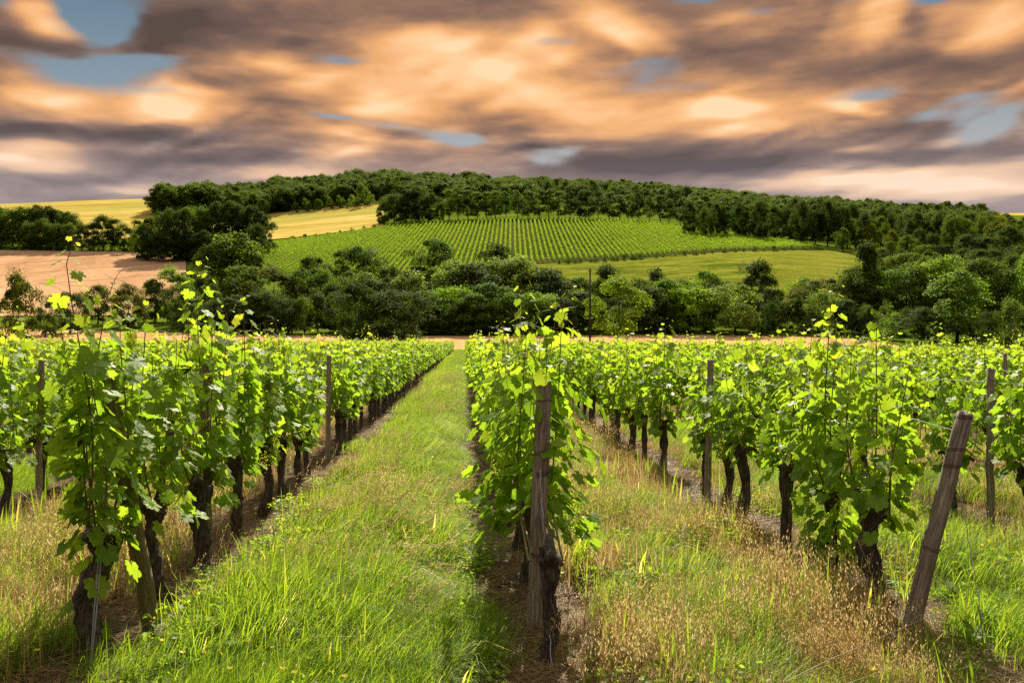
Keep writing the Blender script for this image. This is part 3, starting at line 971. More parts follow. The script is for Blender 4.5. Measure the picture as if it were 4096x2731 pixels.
def scatter(name, sources, pts, rot, scl, idx, label, color=None):
    """ONE object of stuff: copies of the source meshes on the points of its own mesh"""
    me = bpy.data.meshes.new(name)
    n = len(pts)
    me.vertices.add(n)
    me.vertices.foreach_set('co', np.asarray(pts, np.float32).ravel())
    for nm, ty, arr, key in (('rot', 'FLOAT_VECTOR', rot, 'vector'), ('scl', 'FLOAT_VECTOR', scl, 'vector'), ('pick', 'INT', idx, 'value')):
        at = me.attributes.new(nm, ty, 'POINT')
        a = np.asarray(arr, np.float32 if ty != 'INT' else np.int32)
        at.data.foreach_set(key, a.ravel())
    o = link(name, me, kind='stuff', label=label)
    ng = bpy.data.node_groups.new(name + '_scatter', 'GeometryNodeTree')
    ng.interface.new_socket('Geometry', in_out='INPUT', socket_type='NodeSocketGeometry')
    ng.interface.new_socket('Geometry', in_out='OUTPUT', socket_type='NodeSocketGeometry')
    N = ng.nodes
    gi = N.new('NodeGroupInput'); go = N.new('NodeGroupOutput')
    join = N.new('GeometryNodeJoinGeometry')
    for s in reversed(sources):
        so = bpy.data.objects.new(name + '_source', s)
        HIDDEN.objects.link(so)
        oi = N.new('GeometryNodeObjectInfo')
        oi.inputs['Object'].default_value = so
        gti = N.new('GeometryNodeGeometryToInstance')
        ng.links.new(oi.outputs['Geometry'], gti.inputs[0])
        ng.links.new(gti.outputs[0], join.inputs[0])
    iop = N.new('GeometryNodeInstanceOnPoints')
    iop.inputs['Pick Instance'].default_value = True
    ng.links.new(gi.outputs[0], iop.inputs['Points'])
    ng.links.new(join.outputs[0], iop.inputs['Instance'])
    for nm, ty, sock in (('rot', 'FLOAT_VECTOR', 'Rotation'), ('scl', 'FLOAT_VECTOR', 'Scale'), ('pick', 'INT', 'Instance Index')):
        na = N.new('GeometryNodeInputNamedAttribute')
        na.data_type = ty
        na.inputs['Name'].default_value = nm
        out = [s for s in na.outputs if s.enabled][0]
        ng.links.new(out, iop.inputs[sock])
    ng.links.new(iop.outputs[0], go.inputs[0])
    md = o.modifiers.new('scatter', 'NODES')
    md.node_group = ng
    if color:
        o.color = (*color, 1)
    return o


def build_hilltop_wood():
    """the far woods on the ridges read as one mass"""
    cm = []
    for i in range(4):
        c, _ = crown_mesh('far_crown', 91 + i, 10, 4.6, .3, 34, 2200, .36, 'round')
        cm.append(c)
    P, Rr, S, I = [], [], [], []
    def band(u0, u1, n, D0, D1, vfun, hmin=11, hmax=17):
        for _ in range(n):
            u = rnd.uniform(u0, u1)
            D = rnd.uniform(D0(u), D1(u))
            h = rnd.uniform(hmin, hmax) * (1 + .12 * math.sin(u * .11 + D * .013) * math.sin(u * .047 + 1.3))
            x, y, z = pu(u, D)
            P.append((x, y, z - h * .05)); Rr.append((0, 0, rnd.uniform(0, 6.28)))
            w = rnd.uniform(.75, 1.05)
            S.append((h / 10 * w, h / 10 * w, h / 10)); I.append(rnd.randrange(4))
    # hill wood: left spur to the crest
    lo = lambda u: np.interp(u, [158, 200, 260, 290, 380, 420, 520, 600], [575, 565, 560, 585, 585, 545, 545, 600])
    hi = lambda u: np.interp(u, [158, 200, 260, 380, 520, 600], [610, 650, 690, 735, 745, 740])
    band(160, 530, 760, lo, hi, None, 12, 16)
    # edge trees along the left spur
    band(160, 240, 50, lambda u: 560, lambda u: 600, None, 14, 20)
    # farther ridge to the right
    band(500, 830, 620, lambda u: np.interp(u, [500, 700, 830], [640, 620, 560]), lambda u: 1150, None, 12, 16)
    band(690, 1010, 420, lambda u: np.interp(u, [690, 800, 1010], [470, 470, 470]), lambda u: np.interp(u, [690, 830, 1010], [900, 1000, 900]), None, 12, 17)
    band(820, 985, 120, lambda u: 1150, lambda u: 1500, None, 12, 20)
    scatter('hilltop_wood', cm, P, Rr, S, I, 'dense dark broadleaf wood covering the hilltop and the far ridge', color=(1.05, 1.05, .95))


build_hilltop_wood()


# ------------------------------------------------------------------ hillside vine rows
def build_hill_rows():
    us = [252, 285, 400, 520, 640, 768, 824]
    lo_d = [338, 299, 293, 317, 326, 347, 368]; hi_d = [389, 405, 449, 457, 452, 398, 371]
    # boundaries as functions of lateral X: sample by marching along each row
    r_ = np.random.default_rng(5)
    k = 0
    for X in np.arange(-108, 130, 1.95):
        Dd = np.arange(285, 462, 1.0)
        u = 512 + FPX * X / Dd
        ok = (u > us[0]) & (u < us[-1]) & (Dd > np.interp(u, us, lo_d)) & (Dd < np.interp(u, us, hi_d))
        if ok.sum() < 3:
            continue
        d0, d1 = Dd[ok].min(), Dd[ok].max()
        n = int((d1 - d0) * 28)
        D = r_.uniform(d0, d1, n)
        hh = (1.75 * r_.uniform(.05, 1, n) ** .7) * (1 + .06 * np.sin(D * .6 + 2 * X) + .05 * np.sin(D * .21 + X))
        lat = r_.normal(0, .20, n)
        x, y = to_world(X + lat, D)
        z = gz_cam(np.full(n, X), D) + .3 + hh
        Nn = np.stack([np.sign(lat) * .8, r_.normal(0, .3, n), np.full(n, .7)], 1)
        P0 = np.array([*to_world(X, d0), float(gz_cam(X, d0)) + .3])
        V, F = leaf_quads(np.stack([x, y, z], 1) - P0, Nn, r_.uniform(.10, .19, n), r_)
        me = mesh_np('vine_row', V, F, M['hill_vine_leaf'], tint=np.clip(r_.normal(.42, .12, n), 0, 1))
        link('vine_row', me, loc=P0, label=ordw(k + 1) + ' row of green vines from the left on the distant hillside vineyard', category='vine row', group='vine rows on the distant hillside')
        k += 1


build_hill_rows()

# ------------------------------------------------------------------ grape leaves
def leaf_outline(seed, detail):
    """five-lobed toothed blade, stalk at the origin, tip towards +Y"""
    r_ = np.random.default_rng(seed)
    key = [(0, 1.0), (14, .90), (27, .74), (40, .86), (56, .95), (70, .88), (84, .72), (100, .80), (118, .82), (138, .72), (158, .56), (173, .20)]
    pts = []
    for s in (1, -1):
        side = []
        for a, q in key:
            if s == -1 and a == 0:
                continue
            side.append((s * (a + r_.normal() * 2.0), q * (1 + r_.normal() * .05)))
        pts.append(side)
    full = pts[1][::-1] + pts[0]
    if detail >= 2:
        out = []
        for i in range(len(full) - 1):
            (a0, q0), (a1, q1) = full[i], full[i + 1]
            out.append((a0, q0))
            out.append(((a0 + a1) / 2 + r_.normal() * 1.5, (q0 + q1) / 2 * (1.05 if i % 2 else .90)))
        out.append(full[-1])
        full = out
    elif detail == 0:
        full = [full[i] for i in range(0, len(full), 3)] + [full[-1]]
    a = np.radians([f[0] for f in full]); q = np.array([f[1] for f in full])
    x, y = np.sin(a) * q * .62, np.cos(a) * q * .62 + .05
    fold = np.abs(x)
    z = r_.uniform(.02, .34) * fold - r_.uniform(.0, .45) * (x * x + y * y) + r_.normal() * .12 * x + r_.normal() * .2 * y * np.abs(y) + .02 * np.cos(a * 360 / 57) + r_.normal(size=len(x)) * .015
    V = np.vstack([np.stack([x, y, z], 1), [[0, .12, -.02]], [[0, 0, 0]]])
    n = len(x)
    F = [(i + 1, i, n) for i in range(n - 1)] + [(0, n - 1, n)]
    return V, np.array(F)


LEAF = {d: [leaf_outline(100 + i, d) for i in range(7)] for d in (0, 1, 2)}
LEAF_MESH = []
for tl in (.12, .3, .45, .6, .8, .97):
    for i in range(7):
        V, F = LEAF[2][i]
        g = Geo()
        g.add(V, F, tl)
        add_tube(g, [(0, 0, 0), (0, -.22, -.03), (0, -.42, .05)], [.014, .012, .014], 3, min(1, tl + .15), cap=False)
        LEAF_MESH.append(g.mesh('leaf', M['vine_leaf']))


def leaf_frame(n_out, tipdir):
    """rotation with local Z = leaf normal, local Y = tip direction"""
    z = n_out / np.linalg.norm(n_out)
    y = tipdir - z * tipdir.dot(z)
    y /= np.linalg.norm(y) + 1e-9
    x = np.cross(y, z)
    return np.stack([x, y, z], 1)


def vine_plan(seed, n_shoot=9, top=1.52, tall=(), head=.60, lo=.52, span=.5, fill=80, thick=.2, low_skirt=0, yoff=0.0):
    """shoots and leaves of one vine, row direction = local Y, base at the origin"""
    r_ = np.random.default_rng(seed)
    shoots, leaves, owner = [], [], []
    ys = np.sign(np.linspace(-1, 1, n_shoot)) * np.abs(np.linspace(-1, 1, n_shoot)) ** 1.25 * span + r_.normal(size=n_shoot) * .06
    for i, y0 in enumerate(ys):
        z1 = top - .05 + r_.normal() * .12 + .22 * (1 - 2 * abs(y0) / (span + .1)) + (r_.uniform(.15, .42) if r_.uniform() < .16 else 0)
        if i in dict(tall):
            z1 = dict(tall)[i]
        x0 = r_.normal() * .04
        x1 = x0 + r_.normal() * .09
        n = 10
        t = np.linspace(0, 1, n)
        wob = r_.normal(size=2) * .035
        P = np.stack([x0 + (x1 - x0) * t + wob[0] * np.sin(t * 5), y0 * (.75 + .25 * np.minimum(1, t * 2)) + r_.normal() * .05 * t + wob[1] * np.sin(t * 4), head + (z1 - head) * t], 1)
        if z1 > top + .25:      # the free end nods
            P[-1, 0] += r_.choice([-1, 1]) * .05; P[-1, 2] -= .02
        shoots.append(P)
        L = z1 - head
        zz = .1
        side = r_.choice([-1, 1])
        while zz < L:
            f = zz / L
            p = np.array([np.interp(f, t, P[:, c]) for c in range(3)])
            free = p[2] > top
            side = -side
            ang = r_.normal() * .7
            d = np.array([side * math.cos(ang), math.sin(ang), r_.uniform(-.1, .35)])
            d /= np.linalg.norm(d)
            late = max(0, (f - .76) / .24)
            size = r_.uniform(.07, .125) * (1 - .8 * late)
            pl = r_.uniform(.05, .10) * (1 - .5 * late)
            q = p + d * pl
            nrm = d * r_.uniform(.35, 1.0) + np.array([0, 0, r_.uniform(.25, 1.0)]) + r_.normal(size=3) * .3
            tip = np.array([d[0] * .55, d[1] * .55, -r_.uniform(.35, 1.0)]) + r_.normal(size=3) * .25
            tint = np.clip(r_.normal(.36, .09) + .20 * late + (.12 if free else 0) + max(0, late - .8) * .8, 0, .9)
            leaves.append((q, nrm, tip, size, tint))
            owner.append(i)
            zz += r_.uniform(.038, .06) * (1 if not free else .8)
    for _ in range(fill):
        side = r_.choice([-1, 1])
        yy = np.clip(r_.normal() * .5, -1, 1) * (span + .02)
        z = lo + (top - lo) * r_.beta(1.1, 1.45)
        bulge = .85 * thick * (1 - .45 * max(0, (z - 1.1) / .5)) * (.85 + .3 * math.sin(yy * 7 + seed))
        q = np.array([side * bulge * r_.uniform(.45, 1.2), yy, z])
        nrm = np.array([side * r_.uniform(.3, 1.0), r_.normal() * .45, r_.uniform(.2, .95)])
        tip = np.array([side * .35, r_.normal() * .35, -1.0])
        leaves.append((q, nrm, tip, r_.uniform(.07, .12), float(np.clip(r_.normal(.30, .10), 0, .6))))
    for _ in range(low_skirt):
        side = r_.choice([-1, 1])
        q = np.array([side * r_.uniform(.03, .16), r_.uniform(-.22, .22), r_.uniform(.12, lo)])
        nrm = np.array([side * r_.uniform(.3, 1.0), r_.normal() * .5, r_.uniform(.2, .9)])
        leaves.append((q, nrm, np.array([side * .3, r_.normal() * .3, -1.0]), r_.uniform(.09, .14), float(np.clip(r_.normal(.42, .12), 0, .8))))
    if yoff:
        o = np.array([0, yoff, 0])
        shoots = [np.vstack([P[0] * [1, .3, 1], P[1:] + o]) for P in shoots]
        leaves = [(q + o, n, t, s, ti) for (q, n, t, s, ti) in leaves]
    PLAN_OWNER[seed] = owner + [-1] * (len(leaves) - len(owner))
    return shoots, leaves


PLAN_OWNER = {}       # which shoot each planned leaf grows on


def trunk_path(seed, h=.6, bend=.09):
    r_ = np.random.default_rng(seed + 77)
    n = 13
    t = np.linspace(0, 1, n)
    a, b = r_.normal(size=2) * bend, r_.normal(size=2) * bend * .6
    P = np.stack([a[0] * np.sin(t * 3.0) + b[0] * np.sin(t * 6.5 + 1), a[1] * np.sin(t * 3.2) + b[1] * np.sin(t * 6 + 2), t * (h + .06) - .06], 1)
    P[:, :2] -= P[0, :2]
    return P


def vine_trunk(seed, h=.6, r0=.046, bend=.09, sides=12, lump=.12, arms=True, path=None):
    r_ = np.random.default_rng(seed + 33)
    P = np.asarray(path, float) if path is not None else trunk_path(seed, h, bend)
    if path is not None:        # resample
        tt = np.linspace(0, 1, len(P)); t = np.linspace(0, 1, 14)
        P = np.stack([np.interp(t, tt, P[:, c]) for c in range(3)], 1)
        P[1:-1, :2] += r_.normal(size=(12, 2)) * .006
    n = len(P)
    t = np.linspace(0, 1, n)
    rad = r0 * (1.0 + .45 * np.exp(-t * 9) + .42 * np.exp(-((t - 1) / .14) ** 2) + .16 * np.sin(t * 13 + seed) + r_.normal(size=n) * .06)
    g = Geo()
    add_tube(g, P, rad, sides, .5, twist=.13, lump=lump, seed=seed)
    for k in range(70 if sides > 10 else 0):     # peeling bark strips
        f = r_.uniform(.03, .97) * (n - 1)
        c = np.array([np.interp(f, np.arange(n), P[:, q]) for q in range(3)])
        a = r_.uniform(0, 6.283)
        o = np.array([math.cos(a), math.sin(a), 0]); sd = np.array([-math.sin(a), math.cos(a), 0])
        rr = np.interp(f, np.arange(n), rad); L = r_.uniform(.03, .09); w = r_.uniform(.004, .010)
        b = c + o * rr * .97
        V = np.array([b - sd * w, b + sd * w, b + sd * w * .6 + o * .006 + [0, 0, L * .5], b - sd * w * .6 + o * .006 + [0, 0, L * .5], b + o * r_.uniform(.006, .02) + [0, 0, L]])
        g.add(V[:4], np.array([[0, 1, 2, 3]]), .5)
        g.add(V[2:], np.array([[0, 2, 1]]), .5)
    top = P[-1]
    if arms:
        for s in (-1, 1):
            L = r_.uniform(.16, .34)
            q = np.linspace(0, 1, 6)
            A = np.stack([top[0] + r_.normal() * .03 * q, top[1] + s * L * q, top[2] - .02 + .09 * np.sin(q * 2.2)], 1)
            add_tube(g, A, r0 * np.array([.95, .8, .62, .5, .42, .34]), 8, .5, lump=.12, seed=seed + s + 2)
        for k in range(3):      # old spurs on the head
            d = r_.normal(size=3); d[2] = abs(d[2]) + .3; d /= np.linalg.norm(d)
            q = np.linspace(0, 1, 4)[:, None]
            add_tube(g, top - [0, 0, .03] + d * q * r_.uniform(.07, .12), r0 * np.array([.75, .6, .5, .36]), 7, .5, lump=.15, seed=seed + k + 9)
    return g.mesh('trunk', M['vine_bark'], smooth=False)


def foliage_mesh(name, shoots, leaves, detail, shoot_mat=True, seed=0, sides=4, step=2):
    r_ = np.random.default_rng(seed)
    g = Geo()
    for (q, nrm, tip, size, tint) in leaves:
        V, F = LEAF[detail][r_.integers(0, 7)]
        Rm = leaf_frame(nrm, tip)
        g.add(V @ (Rm.T * size) + q, F, tint, 0)
    if shoots:
        for P in shoots:
            add_tube(g, P[::step], np.linspace(.0055, .002, len(P[::step])), sides, .5, 1, cap=False)
    return g.mesh(name, [M['vine_leaf'], M['shoot']])


def tendril(p, d, seed, L=.18):
    r_ = np.random.default_rng(seed)
    t = np.linspace(0, 1, 16)
    w = r_.uniform(4, 7)
    up = np.array([0, 0, 1.0])
    sd = np.cross(d, up); sd /= np.linalg.norm(sd) + 1e-9
    return p + np.outer(t * L, d) + np.outer(np.sin(t * w) * L * .22 * t, sd) + np.outer(np.sin(t * w * .8 + 1) * L * .2 * t + .25 * L * t, up)


# ------------------------------------------------------------------ rows
ROWS_L = [-1.84, -4.2] + [-4.2 - 2.1 * i for i in range(1, 26)]
ROWS_R = [2.44, 4.36] + [4.36 + 2.03 * i for i in range(1, 26)]
ROWS = sorted(ROWS_L + [.42] + ROWS_R)
FIRST = {-1.84: [4.62, 5.44, 6.38, 7.35, 8.27, 9.18], .42: [4.55, 6.0, 6.95, 7.9, 8.85, 9.8], 2.44: [5.44, 6.04, 6.9, 8.07, 8.55, 9.4],
         -4.2: [6.35, 7.3, 8.27, 9.2, 10.1], 4.36: [6.1, 7.07, 8.07, 9.0, 10.0]}
ROWNAME = {-1.84: 'row left of the grass alley', .42: 'row behind the central post', 2.44: 'row behind the leaning right post', -4.2: 'second row left of the grass alley', 4.36: 'second row right of the central post'}


def wpos(x, D):
    """world point in row x at camera distance D"""
    y = (D - x * FW[0]) / FW[1]
    return x, y, float(gz(x, y))


def all_vines():
    out = []
    for x in ROWS:
        Dend = float(row_end(x))
        Ds = list(FIRST.get(x, []))
        d = Ds[-1] + .93 if Ds else 5.2 + rnd.uniform(0, .6) + max(0, abs(x) - 5) * .1
        while d < Dend:
            if rnd.random() > .03:
                Ds.append(d + rnd.uniform(-.07, .07))
            d += .94
        for i, D in enumerate(Ds):
            out.append((x, D, i))
    return out


VINES = all_vines()
def in_view(x, D, mg=1.2):
    y = (D - x * FW[0]) / FW[1]
    X, _ = to_cam(x, y)
    return D > 2 and abs(X) < D * 512 / FPX + mg


# special plans for the nearest vines: (row, index) -> arguments
NEAR = {
    (-1.84, 0): dict(seed=201, n_shoot=7, top=1.62, tall=((1, 2.15), (3, 1.95), (5, 1.85)), head=.62, lo=0.54, span=.27, fill=116, thick=.21, low_skirt=8),
    (-1.84, 1): dict(seed=202, n_shoot=6, top=1.45, tall=((1, 1.9), (4, 1.8)), head=.6, lo=0.49, span=.32, fill=85, thick=.22),
    (-1.84, 2): dict(seed=203, n_shoot=8, top=1.64, tall=((2, 2.22), (3, 2.1), (6, 1.9)), head=.6, lo=0.44, span=.29, fill=100, thick=.2),
    (-1.84, 3): dict(seed=204, n_shoot=8, top=1.48, tall=((4, 2.05), (1, 1.85)), head=.6, lo=0.49, span=.29, fill=92, thick=.2),
    (-1.84, 4): dict(seed=205, n_shoot=8, top=1.44, tall=((2, 1.75),), head=.6, lo=0.49, span=.29, fill=92),
    (-1.84, 5): dict(seed=206, n_shoot=8, top=1.42, tall=((6, 1.85),), head=.6, lo=0.46, span=.29, fill=92),
    (.42, 0): dict(seed=211, n_shoot=7, top=1.44, tall=((2, 1.95), (4, 2.05), (5, 1.9), (1, 1.8)), head=.52, lo=0.42, span=.4, fill=237, thick=.36, yoff=1.02),
    (.42, 1): dict(seed=212, n_shoot=8, yoff=.2, top=1.38, tall=((3, 1.85),), head=.6, lo=0.44, span=.34, fill=118, thick=.24),
    (.42, 2): dict(seed=213, n_shoot=8, top=1.36, head=.6, lo=0.44, span=.29, fill=100, thick=.24),
    (.42, 3): dict(seed=214, n_shoot=8, top=1.34, head=.6, lo=0.44, span=.29, fill=92),
    (2.44, 0): dict(seed=221, n_shoot=7, top=1.22, tall=((2, 1.85), (5, 1.65)), head=.6, lo=0.49, span=.32, fill=85, thick=.22),
    (2.44, 1): dict(seed=222, n_shoot=7, top=1.28, tall=((2, 2.0), (4, 1.85), (5, 1.8)), head=.6, lo=0.44, span=.34, fill=92, thick=.21, low_skirt=60),
    (2.44, 2): dict(seed=223, n_shoot=8, top=1.26, head=.62, lo=0.54, span=.44, fill=92),
    (2.44, 3): dict(seed=224, n_shoot=7, top=1.24, tall=((3, 1.72),), head=.62, lo=0.56, span=.36, fill=77),
    (2.44, 4): dict(seed=225, n_shoot=7, top=1.24, head=.62, lo=0.56, span=.36, fill=77),
    (-4.2, 2): dict(seed=231, n_shoot=8, top=1.38, tall=((3, 1.8),), head=.6, lo=0.46, span=.29, fill=85),
    (4.36, 1): dict(seed=241, n_shoot=8, top=1.25, head=.58, lo=0.46, span=.29, fill=85),
}
TRUNKS = {   # trunks whose bends the photograph shows
    (-1.84, 0): dict(path=[(.0, 0, -.06), (-.02, 0, .06), (-.07, 0, .18), (-.085, 0, .28), (-.05, 0, .38), (-.01, 0, .44), (.02, 0, .52), (.03, 0, .62)], r0=.052),
    (-1.84, 1): dict(path=[(.02, 0, -.06), (.03, 0, .1), (.0, 0, .22), (-.03, 0, .32), (-.045, 0, .42), (-.01, 0, .52), (0, 0, .6)], r0=.046),
    (-1.84, 2): dict(path=[(0, 0, -.06), (.01, 0, .1), (.03, 0, .2), (-.02, 0, .34), (0, 0, .46), (.01, 0, .6)], r0=.05),
    (.42, 0): dict(path=[(0, 0, -.06), (.008, 0, .1), (.012, 0, .22), (.004, 0, .33), (.012, 0, .42), (0, 0, .52)], r0=.036),
    (2.44, 0): dict(path=[(0, 0, -.06), (.03, 0, .12), (.0, 0, .25), (-.04, 0, .38), (-.02, 0, .5), (0, 0, .6)], r0=.055),
}


VIEW_INDEX = {}
for x_ in ROWS:
    for k_, (xx_, D_, i_) in enumerate([t for t in VINES if t[0] == x_ and in_view(t[0], t[1])]):
        VIEW_INDEX[(x_, i_)] = k_


def vine_label(x, i):
    rn = ROWNAME.get(x)
    k = ROWS.index(x) - ROWS.index(.42)
    if not rn:
        rn = '%s row %s of the central post' % (ORD[abs(k) - 1], 'right' if k > 0 else 'left')
    return ordw(VIEW_INDEX[(x, i)] + 1) + ' grapevine from the front in the ' + rn


GROUP = 'grapevines in the near vineyard'


def near_vine(x, D, i, cfg):
    px, py, pz = wpos(x, D)
    v = link('grapevine', None, loc=(px, py, pz), label=vine_label(x, i), category='grapevine', group=GROUP)
    tk = TRUNKS.get((x, i), {})
    h = cfg['head']
    seed = cfg['seed']
    link('trunk', vine_trunk(seed, h, bend=.022, r0=tk.get('r0', .04), path=tk.get('path')), v)
    shoots, leaves = vine_plan(**cfg)
    r_ = np.random.default_rng(seed)
    own = PLAN_OWNER[seed]
    stems = []
    for P in shoots:
        g = Geo()
        add_tube(g, P, np.linspace(.0062, .0018, len(P)), 5, .5, cap=False)
        if P[-1, 2] > 1.45:
            for k in range(3):
                a = r_.uniform(0, 6.28)
                d = np.array([math.cos(a), math.sin(a), .5])
                b = P[-1 - k] if k else P[-1]
                add_tube(g, tendril(b, d / np.linalg.norm(d), seed * 10 + k, r_.uniform(.1, .2)), np.linspace(.0016, .0007, 16), 3, .5, cap=False)
        stems.append(link('shoot', g.mesh('shoot', M['shoot']), v))
    # the leaves that show most are single pieces, the inner ones stay together
    w = [abs(q[0]) * 2 + size * 6 + (1.0 if q[2] > cfg['top'] else 0) + r_.uniform(0, .25) for (q, nr, tp, size, tn) in leaves]
    order = np.argsort(w)[::-1]
    n_single = min(len(order), 210 if D < 7 else 150)
    from mathutils import Matrix
    for k in order[:n_single]:
        q, nrm, tip, size, tint = leaves[k]
        b = int(np.clip(np.searchsorted([.21, .375, .525, .7, .88], tint), 0, 5))
        o = bpy.data.objects.new('leaf', LEAF_MESH[b * 7 + int(r_.integers(0, 7))])
        col.objects.link(o)
        o.parent = stems[own[k]] if own[k] >= 0 else v
        Rm = leaf_frame(nrm, tip) * size
        o.matrix_local = Matrix(((*Rm[0], q[0]), (*Rm[1], q[1]), (*Rm[2], q[2]), (0, 0, 0, 1)))
    rest = [leaves[k] for k in order[n_single:]]
    if rest:
        link('inner_leaves', foliage_mesh('inner_leaves', None, rest, 1, seed=seed), v, kind='stuff')
    # pale flower clusters near the head
    for k in range(2):
        g = Geo()
        c = np.array([r_.choice([-1, 1]) * r_.uniform(.12, .2), r_.uniform(-.3, .3), h + r_.uniform(-.02, .12)])
        Pn = c + r_.normal(size=(90, 3)) * np.array([.022, .022, .045])
        V, F = leaf_quads(Pn, r_.normal(size=(90, 3)), np.full(90, .006), r_)
        g.add(V, F, .8)
        link('flower_cluster', g.mesh('flower_cluster', M['vine_leaf']), v, kind='stuff')


def build_vines():
    vis = [(x, D, i) for (x, D, i) in VINES if in_view(x, D)]
    vis.sort(key=lambda t: t[1] + abs(t[0]) * .15)
    singles = vis[:295]
    sset = set((x, i) for x, D, i in singles)
    # mid-distance variants with their own meshes
    mids = []
    for k in range(9):
        tall = ((rnd.randrange(8), rnd.uniform(1.7, 1.95)),) if k % 2 else ()
        cfg = dict(seed=300 + k, n_shoot=9, top=1.28 + .03 * (k % 3), tall=tall, head=.54 + .02 * (k % 3), lo=.46, span=.28, fill=80, thick=.19)
        sh, lv = vine_plan(**cfg)
        mids.append((vine_trunk(300 + k, cfg['head'], r0=.038, bend=.022, sides=11), foliage_mesh('foliage', sh, lv, 1, seed=k)))
    for (x, D, i) in singles:
        cfg = NEAR.get((x, i))
        if cfg:
            near_vine(x, D, i, cfg)
            continue
        px, py, pz = wpos(x, D)
        tm, fm = mids[rnd.randrange(len(mids))]
        s = rnd.uniform(.93, 1.06)
        v = link('grapevine', None, loc=(px + rnd.uniform(-.05, .05), py, pz), rot=(0, 0, rnd.choice([0, math.pi]) + rnd.uniform(-.12, .12)), scale=(s * rnd.uniform(.9, 1.15), s, s),
                 label=vine_label(x, i), category='grapevine', group=GROUP)
        link('trunk', tm, v)
        link('foliage', fm, v, kind='stuff')
    # the rest of the vineyard
    far = []
    for k in range(7):
        tall = ((rnd.randrange(8), rnd.uniform(1.68, 1.9)),) if k % 3 == 0 else ()
        cfg = dict(seed=400 + k, n_shoot=8, top=1.30 + .03 * (k % 3), tall=tall, head=.55, lo=.46, span=.36, fill=62, thick=.2)
        sh, lv = vine_plan(**cfg)
        lv = [(q, n, t, s * 1.18, ti) for (q, n, t, s, ti) in lv]
        g = Geo()
        r_ = np.random.default_rng(k)
        for (q, nrm, tip, size, tint) in lv:
            V, F = LEAF[0][r_.integers(0, 7)]
            g.add(V @ (leaf_frame(nrm, tip).T * size) + q, F, tint, 0)
        for P in sh:
            add_tube(g, P[::4], np.linspace(.005, .002, len(P[::4])), 3, .5, 1, cap=False)
        add_tube(g, trunk_path(400 + k, .58, .05)[::3], .042, 6, .5, 2, lump=.1, seed=k)
        far.append(g.mesh('far_vine', [M['vine_leaf'], M['shoot'], M['vine_bark']]))
    P, Ro, S, I = [], [], [], []
    for (x, D, i) in VINES:
        if (x, i) in sset:
            continue
        if not in_view(x, D, 6 if D < 40 else 10):
            continue
        px, py, pz = wpos(x, D)
        s = rnd.uniform(.9, 1.1)
        P.append((px + rnd.uniform(-.06, .06), py, pz)); Ro.append((0, 0, rnd.choice([0, math.pi]) + rnd.uniform(-.15, .15)))
        S.append((s * rnd.uniform(.9, 1.2), s, s * rnd.uniform(.92, 1.04))); I.append(rnd.randrange(7))
    scatter('far_vines', far, P, Ro, S, I, 'dense leafy vines filling the far part of the near vineyard')


build_vines()

# ------------------------------------------------------------------ posts and wires
def wrap_mesh(r, turns=2, pitch=.012, wire=.0022, seed=0):
    r_ = np.random.default_rng(seed)
    t = np.linspace(0, turns * 2 * math.pi, turns * 16)
    P = np.stack([np.cos(t) * (r + .003), np.sin(t) * (r + .003), t / 6.283 * pitch + np.cos(t + seed) * .008 + r_.normal(size=len(t)) * .001], 1)
    g = Geo()
    add_tube(g, P, wire, 4, .5, cap=False)
    return g.mesh('wire_wrap', M['rust_wire'])


def post(name, base, top, r, mat, label, wraps=(), group=None, rough=.05, split=False):
    base = np.array(base, float); top = np.array(top, float)
    L = np.linalg.norm(top - base)
    ax = (top - base) / L
    from mathutils import Vector
    q = Vector(ax).to_track_quat('Z', 'Y')
    n = 12
    t = np.linspace(-.15, L, n)
    r_ = np.random.default_rng(int(L * 1e4) % 9999)
    P = np.stack([r_.normal(size=n) * .0025, r_.normal(size=n) * .0025, t], 1)
    V, F, C = tube(P, r * (1.05 - .1 * np.linspace(0, 1, n)), 16, lump=rough, seed=int(L * 1000), cap=False)
    # rough sawn top: sunk centre and uneven rim
    k = len(V)
    ring = np.arange(k - 16, k)
    V[ring, 2] += r_.normal(size=16) * r * .12 + (V[ring, 0] > 0) * r * .15
    inner = V[ring] * np.array([.6, .6, 1]) + np.array([0, 0, r * .08])
    inner[:, 2] += r_.normal(size=16) * r * .1
    V = np.vstack([V, inner, [[0, 0, L - r * .05]]])
    g = Geo()
    F2 = [(ring[j], ring[(j + 1) % 16], k + (j + 1) % 16, k + j) for j in range(16)]
    g.add(V, np.vstack([F, np.array(F2)]), .5)
    g.f.setdefault(3, []).append(np.array([(k + j, k + (j + 1) % 16, k + 16) for j in range(16)]))
    g.t.setdefault(3, []).append(np.full(16, .5)); g.m.setdefault(3, []).append(np.zeros(16, int))
    o = link(name, g.mesh(name, mat), loc=tuple(base), label=label, category='post')
    if group:
        o['group'] = group
    o.rotation_mode = 'QUATERNION'
    o.rotation_quaternion = q
    for i, (z, tr) in enumerate(wraps):
        link('wire_wrap', wrap_mesh(r * (1.03 - .1 * z / L), tr, seed=i), o, loc=(0, 0, z))
    return o


def pix(u, v, D):
    """world point at distance D that the picture shows at (u, v)"""
    x, y = to_world((u - 512) / FPX * D, D)
    return np.array([x, y, EYE + (HORI - v) / FPX * D])


